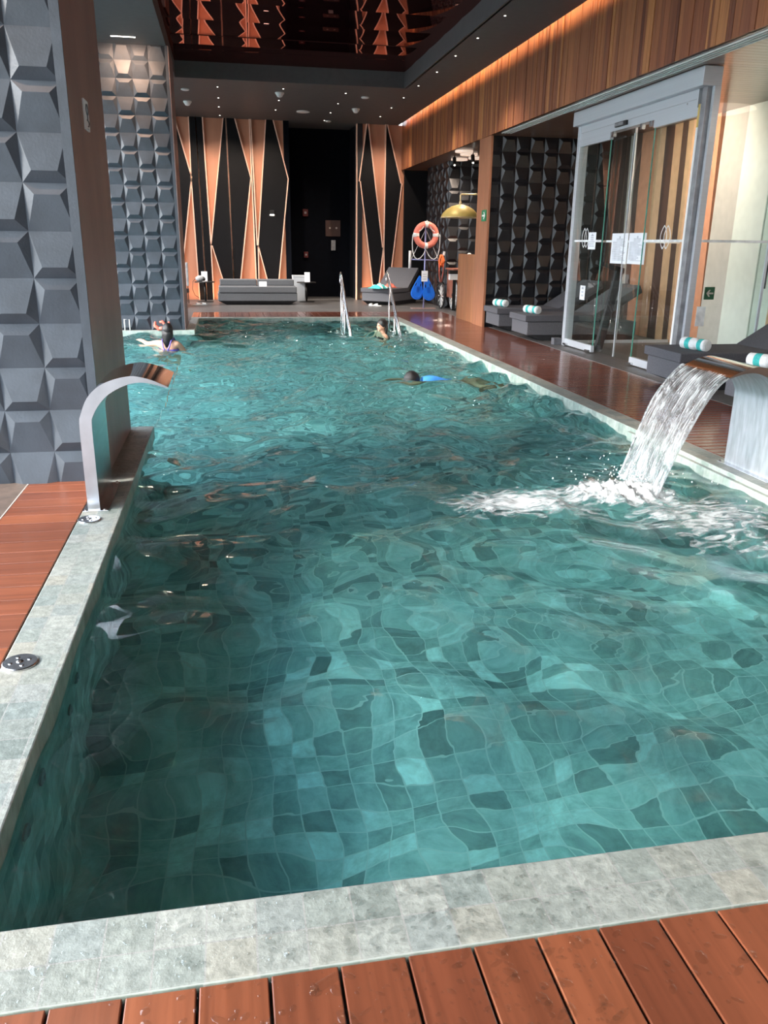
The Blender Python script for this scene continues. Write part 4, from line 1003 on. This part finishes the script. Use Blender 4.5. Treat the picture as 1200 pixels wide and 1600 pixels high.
MB().box(.05, .07, 11.40, 11.42, .03, 3.09).build('pane_seam', M['alu'], dr); MB().box(.054, .056, 10.75, 12.0, 1.655, 1.685).build('etched_band', M['glass_etch'], dr)
for yy in (10.8, 11.05, 11.9): MB().box(-.05, .0, yy-.03, yy+.03, 3.09, 3.16).build('roller', M['steel'], dr)
# glass side walls of the vestibule
for nm, yy in (('window_50', 13.35), ('window_51', 9.5)):
    g_ = struct(MB().box(5.72, XR-.02, yy-.006, yy+.006, .05, ZS).build(nm, M['glass']))
    MB().box(5.72, XR-.02, yy-.02, yy+.02, 0, .05).build('bottom_rail', M['alu'], g_); MB().box(5.72, XR-.02, yy-.008, yy-.0065, 1.66, 1.69).build('etched_band', M['glass_etch'], g_)
    MB().box(6.62, 6.65, yy-.012, yy+.012, .05, ZS).build('seam', M['alu'], g_)
# emblem: two crossing leaf outlines etched on each leaf
def leaf_outline(cx, cy, wd, h, n=14):
    r_ = []
    for k in range(n+1):
        q = k/n; r_.append((cx+wd*math.sin(PI*q)**.8, cy-h/2+h*q))
    for k in range(1, n):
        q = 1-k/n; r_.append((cx-wd*math.sin(PI*q)**.8, cy-h/2+h*q))
    return r_
def emblem(x, yc, zc, mat, label, w_=.085, h=.30):
    root = empty('etched_emblem', (x, yc, zc)); tag(root, label, 'emblem', 'emblems on the door glass')
    for dx in (-.045, .045):
        o1 = leaf_outline(dx, 0, w_, h); i1 = leaf_outline(dx, 0, w_-.012, h-.035)
        flat('leaf_outline', [o1, i1], .002, M[mat], root, frame((0, 0, 0), (0, -1, 0), (0, 0, 1), (-1, 0, 0)))
emblem(5.59, 12.62, 1.72, 'glass_etch', 'crossed leaf emblem etched on the left leaf of the glass door'); emblem(5.59, 10.15, 1.72, 'glass_etch', 'crossed leaf emblem etched on the right leaf of the glass door')
def notice(x, y0, y1, z0, z1, rows, label, g=None):
    ob = MB().box(x-.002, x, y0, y1, z0, z1).build('paper_notice', M['paper']); tag(ob, label, 'notice', g)
    r_ = random.Random(int(y0*100)); h = z1-z0; wd = y1-y0
    mb = MB(); mb.box(x-.0035, x-.002, (y0+y1)/2-.02, (y0+y1)/2+.02, z1-.055*h/.42-.02, z1-.04*h/.42)
    for k in range(rows):
        z = z1-h*(.18+.74*k/rows); ln = wd*r_.uniform(.45, .82) if k > 2 else wd*.4
        c_ = (y0+y1)/2 if k <= 2 or k == rows-1 else y1-wd*.08-ln/2
        mb.box(x-.0035, x-.002, c_-ln/2, c_+ln/2, z-h*.25/rows, z+h*.15/rows)
    mb.build('printed_lines', M['ink_light'], ob)
NG = 'printed notices on the glass door'
notice(5.652, 11.29, 11.80, 1.36, 1.78, 22, 'large printed notice on the door glass, left one of two', NG); notice(5.652, 10.76, 11.26, 1.365, 1.78, 20, 'large printed notice on the door glass, right one of two', NG)
notice(5.592, 12.23, 12.50, 1.55, 1.80, 6, 'small white notice under the emblem on the left door leaf', NG); notice(5.592, 12.46, 12.65, .78, 1.0, 3, 'narrow white sticker low on the left door leaf', NG)
# leaning grey frame seen behind the door
ln_ = empty('leaning_frame', (5.98, 12.5, 0)); tag(ln_, 'dark grey leaning post with bent top inside the glass door', 'stand')
MB().hexa([(-.12, -.04, 0), (.0, -.04, 0), (.0, .04, 0), (-.12, .04, 0), (.13, -.04, 1.30), (.25, -.04, 1.26), (.25, .04, 1.26), (.13, .04, 1.30)]).build('post', M['frame_dark'], ln_, bevel=.006)
MB().hexa([(-.22, -.04, 1.33), (.25, -.04, 1.19), (.25, .04, 1.19), (-.22, .04, 1.33), (-.22, -.04, 1.39), (.25, -.04, 1.27), (.25, .04, 1.27), (-.22, .04, 1.39)]).build('top_bar', M['frame_dark'], ln_, bevel=.006)
fb = MB().box(5.42, 5.56, 13.15, 13.28, 0, .11).build('floor_block', M['cushion_base'], bevel=.004); tag(fb, 'small grey block on the floor at the foot of the left door jamb', 'block')

# ------------------------------------------------------------------ signs and fittings
def arrow(s_=1): return [(-.4, -.06), (.1, -.06), (-.06, -.26), (.1, -.26), (.38, 0), (.1, .26), (-.06, .26), (.1, .06), (-.4, .06)]
e1 = MB().box(5.086, 5.099, 16.28, 16.56, 2.04, 2.25).build('exit_sign', M['green']); tag(e1, 'green sign with white arrow on the orange-brown wall end', 'sign', 'green exit arrow signs')
flat('white_arrow', [[(q[0]*.24, q[1]*.26) for q in arrow()]], .003, M['white'], e1, frame((5.084, 16.42, 2.145), (0, -1, 0), (0, 0, 1), (-1, 0, 0)))
e2 = MB().box(5.84, 5.97, 9.475, 9.49, .985, 1.135).build('exit_sign', M['green_dark']); tag(e2, 'dark green sign with pale left arrow on the glass above the lounger', 'sign', 'green exit arrow signs')
flat('pale_arrow', [[(-q[0]*.12, q[1]*.16) for q in arrow()]], .003, M['beige'], e2, frame((5.905, 9.473, 1.06), (1, 0, 0), (0, 0, 1), (0, -1, 0)))
pn = MB().box(5.76, 5.88, 9.475, 9.48, .66, .90).build('paper_notice', M['glass_etch']); tag(pn, 'faint sheet of paper on the glass below the dark green arrow sign', 'notice')
sg = MB().box(-.888, -.876, 6.26, 6.44, 2.305, 2.495).build('wall_sign', M['paper'], bevel=.002); tag(sg, 'small white sign with black symbol high on the left brown panel', 'sign')
ringpts = [(-.874, 6.35+.04*math.cos(2*PI*k/20), 2.435+.033*math.sin(2*PI*k/20)) for k in range(20)]
MB().tube(ringpts, .005, 5, closed=True).build('black_ring', M['ink'], sg)
MB().tube([(-.874, 6.35, 2.40), (-.874, 6.352, 2.375), (-.874, 6.32, 2.37), (-.874, 6.38, 2.365), (-.874, 6.395, 2.35), (-.874, 6.375, 2.335), (-.874, 6.35, 2.33)], .005, 5).build('black_stroke', M['ink'], sg)
MB().box(-.876, -.874, 6.32, 6.38, 2.312, 2.318).build('small_print', M['ink_light'], sg)
br = MB().tube([(-1.88, 15.96, .0), (-1.88, 15.96, .20), (-1.79, 15.96, .20), (-1.79, 15.96, 0)], .011, 6).build('floor_bracket', M['white'], smooth=True); tag(br, 'white looped bracket standing on the stone ledge below the far pillar', 'bracket')
for (x, z, w_, h, mt, lab, nm) in ((2.44, 2.44, .16, .2, 'red', 'upper red alarm box on the dark entrance wall', 'alarm_box'), (2.44, 1.24, .13, .17, 'red', 'lower red alarm box on the dark entrance wall', 'alarm_box'), (3.28, 1.52, .13, .3, 'grey_stuff', 'grey wall telephone below the dim plate in the dark entrance', 'wall_phone')):
    ob = MB().box(x-w_/2, x+w_/2, 25.82, 25.9, z-h/2, z+h/2).build(nm, M[mt], bevel=.008); tag(ob, lab, 'wall box'); MB().box(x-w_*.2, x+w_*.2, 25.81, 25.82, z-h*.15, z+h*.15).build('front_plate', M['grey_stuff'], ob)
pl_ = MB().box(3.05, 3.50, 25.87, 25.9, 1.78, 2.24).build('wall_plate', M['brown']); tag(pl_, 'dim brown square plate with two symbols in the dark entrance', 'plate')
for x in (3.18, 3.38): MB().lathe([(.03, -.012), (.03, 0)], 'y', (x, 25.87, 2.02), 12).build('symbol', M['beige'], pl_)
ob = MB().box(1.31, 1.43, YB-.12, YB-.07, 2.33, 2.44).build('wall_sensor', M['black'], bevel=.005); tag(ob, 'small wall sensor with a lit lower edge on a black panel', 'sensor'); MB().box(1.31, 1.43, YB-.125, YB-.075, 2.30, 2.33).build('lit_edge', M['lamp_on'], ob)
# linear air vent under the fascia
vt = empty('linear_vent', (5.16, 0, ZS)); tag(vt, 'long white slotted air vent running under the wooden fascia', 'air vent')
for k in range(4): MB().box(.02+k*.055, .040+k*.055, 1.0, 15.85, -.012, .0).build('blade', M['white'], vt)
MB().box(.045, .21, 1.0, 15.85, -.002, .0).build('slot_back', M['black'], vt)
ob = empty('ceiling_bracket', (6.05, 8.9, ZS)); tag(ob, 'small bent metal hook under the wooden bay ceiling', 'hook'); MB().tube([(0, 0, 0), (0, 0, -.1), (-.06, 0, -.1)], .006, 6).build('hook_wire', M['alu'], ob)

# ceiling fittings
TS = 'tiny spotlights in the dark ceiling'
for x, y in ((4.19, 17.0), (4.16, 15.55), (4.16, 14.21), (4.15, 12.83), (4.17, 18.5), (4.17, 20.0), (4.18, 21.5), (4.18, 23.0), (.02, 19.74), (.03, 21.17), (.03, 22.52), (.05, 23.95), (1.42, 19.6), (1.42, 21.15), (1.43, 22.62), (2.84, 24.12), (2.83, 22.7), (2.83, 21.24), (2.81, 19.79)):
    ob = empty('ceiling_spot', (x, y, ZC)); tag(ob, 'tiny round spotlight set in the dark ceiling', 'ceiling light', TS)
    MB().lathe([(.022, -.004), (.022, 0)], n=16).build('ring', M['white'], ob); MB().lathe([(.015, -.007), (.015, -.004)], n=14).build('lens', M['lamp_on'], ob)
for x, y, lab in ((1.37, 20.1, 'white cone fitting in the middle of the far ceiling'), (3.36, 21.9, 'white cone fitting in the far ceiling, right of the oval disc'), (-.70, 21.86, 'white cone fitting in the far ceiling beside the left pillar')):
    ob = empty('ceiling_speaker', (x, y, ZC)); tag(ob, lab, 'ceiling fitting', 'white cone fittings in the far ceiling')
    MB().lathe([(.10, 0), (.10, -.02), (.05, -.09), (.015, -.10)], n=20).build('cone', M['white'], ob, smooth='auto')
for x, y, r_, lab in ((2.13, 22.68, .17, 'white disc of the far ceiling, the largest and centremost'), (3.31, 20.18, .09, 'small white disc in the far ceiling near the recess corner'), (-.68, 20.2, .09, 'small white disc in the far ceiling beside the left pillar'), (2.95, 24.2, .08, 'small white disc at the top of the dark entrance')):
    ob = MB().lathe([(r_, 0), (r_, -.02), (r_*.7, -.03)], c=(x, y, ZC), n=24).build('ceiling_disc', M['white'], smooth='auto'); tag(ob, lab, 'ceiling disc', 'white discs in the far ceiling')
ob = MB().box(-1.66, -1.27, 15.5, 15.525, ZC-.008, ZC).build('ceiling_slot_light', M['lamp_on']); tag(ob, 'short thin light strip in the ceiling above the far left pillar', 'strip light')
ob = MB().box(XF-.2, XF-.1, 12, 12.1, 5.1, 5.12) if False else None

# ------------------------------------------------------------------ people
def figure(loc, rz, J, label, skin, voxel=.011, head_tilt=0, head_yaw=0):
    """J: joint name -> (x, y, z, radius); one continuous skinned body with a shaped head, facing local -y"""
    root = empty('person', loc, rz); tag(root, label, 'person')
    names = list(J); E_ = [('pelvis', 'waist'), ('waist', 'chest'), ('chest', 'neck'), ('neck', 'skull')]
    for s_ in 'LR':
        E_ += [('chest', 'sh'+s_), ('sh'+s_, 'el'+s_), ('el'+s_, 'wr'+s_), ('wr'+s_, 'pm'+s_), ('pelvis', 'hp'+s_), ('hp'+s_, 'kn'+s_), ('kn'+s_, 'an'+s_), ('an'+s_, 'to'+s_)]
        w_ = Vector(J['wr'+s_][:3]); p_ = Vector(J['pm'+s_][:3]); d_ = (p_-w_).normalized(); sd = d_.cross(Vector((0, 0, 1))); sd = sd.normalized() if sd.length > .1 else Vector((1, 0, 0))
        for k in range(4):
            o1 = p_+sd*(k-1.5)*.021+d_*.01; ln = (.062, .074, .07, .052)[k]
            J['f%d%s' % (k, s_)] = (*(o1+d_*ln*.5), .010); J['g%d%s' % (k, s_)] = (*(o1+d_*ln-Vector((0, 0, .012))), .008)
            E_ += [('pm'+s_, 'f%d%s' % (k, s_)), ('f%d%s' % (k, s_), 'g%d%s' % (k, s_))]
        tb = w_+d_*.03+sd*.04; J['t'+s_] = (*tb, .011); J['u'+s_] = (*(tb+d_*.04+sd*.012), .009); E_ += [('wr'+s_, 't'+s_), ('t'+s_, 'u'+s_)]
    names = list(J); idx = {n_: i for i, n_ in enumerate(names)}
    me = bpy.data.meshes.new('body'); me.from_pydata([J[n_][:3] for n_ in names], [(idx[a_], idx[b_]) for a_, b_ in E_], [])
    tmp = bpy.data.objects.new('tmp', me); COL.objects.link(tmp)
    sk = tmp.modifiers.new('skin', 'SKIN')
    for i, n_ in enumerate(names): me.skin_vertices[0].data[i].radius = (J[n_][3], J[n_][3]*(.78 if n_ in ('pelvis', 'waist', 'chest') else 1)); me.skin_vertices[0].data[i].use_root = (n_ == 'pelvis')
    sb = tmp.modifiers.new('sub', 'SUBSURF'); sb.levels = 2
    dg = bpy.context.evaluated_depsgraph_get(); m2 = bpy.data.meshes.new_from_object(tmp.evaluated_get(dg)); bpy.data.objects.remove(tmp)
    mb = MB(); mb.add([v.co.copy() for v in m2.vertices], [tuple(p.vertices) for p in m2.polygons]); bpy.data.meshes.remove(m2)
    hc = Vector(J['skull'][:3]); Rt = Matrix.Rotation(head_yaw, 3, 'Z') @ Matrix.Rotation(head_tilt, 3, 'X')
    def H(c, r, n=16, k=12): mb.ell(hc+Rt @ Vector(c), r, n, k, rot=Rt)
    H((0, .01, .02), (.074, .092, .098)); H((0, -.022, -.045), (.056, .066, .062)); H((0, -.093, -.022), (.013, .018, .022), 10, 8); H((0, -.078, -.058), (.024, .012, .009), 10, 6); H((0, -.07, -.09), (.024, .018, .018), 10, 6)
    for s_ in (-1, 1): H((s_*.074, .012, -.015), (.011, .022, .032), 10, 8); H((s_*.032, -.075, .018), (.02, .012, .009), 8, 6)
    body = mb.build('body', skin, root, smooth=True)
    rm = body.modifiers.new('join', 'REMESH'); rm.mode = 'VOXEL'; rm.voxel_size = voxel; rm.use_smooth_shade = True
    sm_ = body.modifiers.new('soft', 'SMOOTH'); sm_.iterations = 3
    ey = MB()
    for s_ in (-1, 1): ey.ell(hc+Rt @ Vector((s_*.032, -.082, .002)), (.012, .007, .007), 8, 6, rot=Rt)
    ey.build('eyes', M['eye'], root, smooth=True)
    lp = MB(); lp.ell(hc+Rt @ Vector((0, -.090, -.058)), (.02, .006, .007), 10, 6, rot=Rt); lp.build('lips', M['lip'], root, smooth=True)
    return root, hc, Rt
def hair(root, hc, Rt, length, wet=True, sw=(0, 0)):
    mb = MB(); n = 28; k = 14; vs = []
    for i in range(k+1):
        th = PI*.70*i/k
        for j in range(n):
            ph = 2*PI*j/n; fr_ = max(0, -math.sin(ph))
            cut = 1 if th < PI*.30 else 1-.0*fr_
            t2 = th*(1-.42*fr_)
            r_ = 1.10+.03*noise.noise(Vector((ph*3, th*3, 1)))
            vs.append(hc+Rt @ Vector((.080*r_*math.sin(t2)*math.cos(ph), .012+.098*r_*math.sin(t2)*math.sin(ph), .02+.104*r_*math.cos(t2))))
    fs = [(i*n+j, (i+1)*n+j, (i+1)*n+(j+1) % n, i*n+(j+1) % n) for i in range(k) for j in range(n)]
    mb.add(vs, fs)
    if length:
        for j in range(15):
            x = (j-7)/7
            p0 = hc+Rt @ Vector((.070*x, .085*(1-.45*x*x)+.01, .03)); p1 = hc+Rt @ Vector((.072*x, .095*(1-.45*x*x)+.01, -.06)); p2 = hc+Vector((.062*x+sw[0]*.5, .095*(1-.4*x*x)+sw[1]*.5, -.06-length*.5)); p3 = hc+Vector((.05*x+sw[0], .09*(1-.4*x*x)+sw[1], -.06-length*(1-.15*abs(x))))
            mb.tube([p0, p1, p2, p3], [.016, .018, .015, .006], 7)
    mb.build('hair', M['hair'], root, smooth=True)
def stand(dz=0):
    return {'pelvis': (0, 0, -.42+dz, .145), 'waist': (0, .0, -.24+dz, .115), 'chest': (0, 0, -.06+dz, .135), 'neck': (0, .01, .085+dz, .05), 'skull': (0, -.005, .215+dz, .055),
            'shL': (.165, .01, .02+dz, .058), 'shR': (-.165, .01, .02+dz, .058), 'hpL': (.085, 0, -.50+dz, .085), 'hpR': (-.085, 0, -.50+dz, .085),
            'knL': (.09, -.03, -.88+dz, .055), 'knR': (-.09, -.03, -.88+dz, .055), 'anL': (.09, .02, -1.24+dz, .036), 'anR': (-.09, .02, -1.24+dz, .036), 'toL': (.1, -.12, -1.285+dz, .026), 'toR': (-.1, -.12, -1.285+dz, .026)}
# bather seen from behind, left arm drawn out over the water
J = stand(-.015)
J.update({'elR': (.0, 0, 0, 0)})
J['elR'] = (-.24, -.16, -.20, .042); J['wrR'] = (-.18, -.38, -.22, .030); J['pmR'] = (-.17, -.45, -.22, .030)
J['elL'] = (.37, -.10, -.03, .042); J['wrL'] = (.52, -.26, .0, .030); J['pmL'] = (.58, -.30, .01, .030)
r1, hc, Rt = figure((-.97, 13.85, 0), PI-.25, J, 'person seen from behind in the water by the far pillar, purple swimsuit straps', M['skin'], head_yaw=.25)
hair(r1, hc, Rt, .20)
sw = MB()
for x0 in (-1, 1): sw.tube([(x0*.10, -.09, -.03), (x0*.09, -.03, .09), (x0*.075, .08, .05), (x0*.05, .125, -.05), (0, .125, -.13)], .011, 6)
for k in range(2): sw.tube([(.150*math.cos(2*PI*j/24), .118*math.sin(2*PI*j/24), -.10-.03*k) for j in range(24)], .014, 6, closed=True)
sw.build('swimsuit', M['swim_purple'], r1, smooth=True)
# bather by the handrail, face turned to the left
J = stand(-.11)
for s_, q in (('L', 1), ('R', -1)): J['el'+s_] = (q*.27, -.08, -.32, .042); J['wr'+s_] = (q*.22, -.28, -.40, .030); J['pm'+s_] = (q*.20, -.36, -.40, .030)
r2, hc, Rt = figure((2.9, 15.55, 0), -PI/2+.25, J, 'person with wet dark hair, head above the water between the two handrails', M['skin'], head_yaw=0)
hair(r2, hc, Rt, .17)
sw = MB()
for k in range(3): sw.tube([(.150*math.cos(2*PI*j/24), .118*math.sin(2*PI*j/24), -.18-.03*k) for j in range(24)], .016, 6, closed=True)
sw.build('swimsuit', M['black'], r2, smooth=True)
# swimmer just under the surface, heading left
J = {'pelvis': (.62, .0, -.22, .135), 'waist': (.42, .0, -.19, .115), 'chest': (.20, 0, -.16, .135), 'neck': (.03, 0, -.14, .055), 'skull': (-.09, 0, -.075, .055),
     'shL': (.14, -.17, -.19, .058), 'shR': (.14, .17, -.19, .058), 'elL': (-.16, -.27, -.16, .042), 'elR': (-.15, .26, -.16, .042), 'wrL': (-.40, -.20, -.12, .030), 'wrR': (-.38, .2, -.14, .03), 'pmL': (-.48, -.18, -.12, .03), 'pmR': (-.46, .18, -.14, .03),
     'hpL': (.70, -.085, -.25, .088), 'hpR': (.70, .085, -.25, .088), 'knL': (.96, -.28, -.24, .058), 'knR': (1.0, .10, -.26, .058), 'anL': (.66, -.55, -.22, .04), 'anR': (1.10, -.28, -.24, .04), 'toL': (.62, -.68, -.22, .028), 'toR': (1.14, -.40, -.24, .028)}
r3, hc, Rt = figure((2.42, 10.35, -.035), 0, J, 'person swimming just below the surface in a bright blue top, legs bent', M['skin_tan'], head_yaw=-PI/2, head_tilt=.35)
hair(r3, hc, Rt, 0)
sw = MB(); sw.tube([(.04, 0, -.13), (.12, 0, -.145), (.22, 0, -.16), (.34, 0, -.175), (.44, 0, -.19)], [.11, .145, .148, .128, .122], 20); sw.build('swim_top', M['swim_blue'], r3, smooth=True)
# coral inflatable on the ledge
it = empty('inflatable_toy', (-1.20, 15.93, .0)); it.scale = (.72, .8, .8); tag(it, 'coral red curled inflatable on the stone ledge beside the bather', 'inflatable')
mb = MB(); mb.tube([(-.17, -.0, .20), (-.19, -.02, .12), (-.10, -.03, .04), (.02, -.02, .05), (.06, 0, .14), (.0, .01, .20), (-.07, 0, .19)], [.028, .04, .045, .045, .042, .035, .022], 12); mb.build('curl', M['coral'], it, smooth=True)
MB().tube([(.06, -.02, .05), (.13, -.01, .06), (.17, 0, .13), (.165, 0, .20)], [.035, .04, .034, .022], 12).build('curl', M['coral'], it, smooth=True)
MB().ell((-.02, -.04, .05), (.09, .05, .045), 14, 8).build('pink_bulge', M['ring'], it, smooth=True)
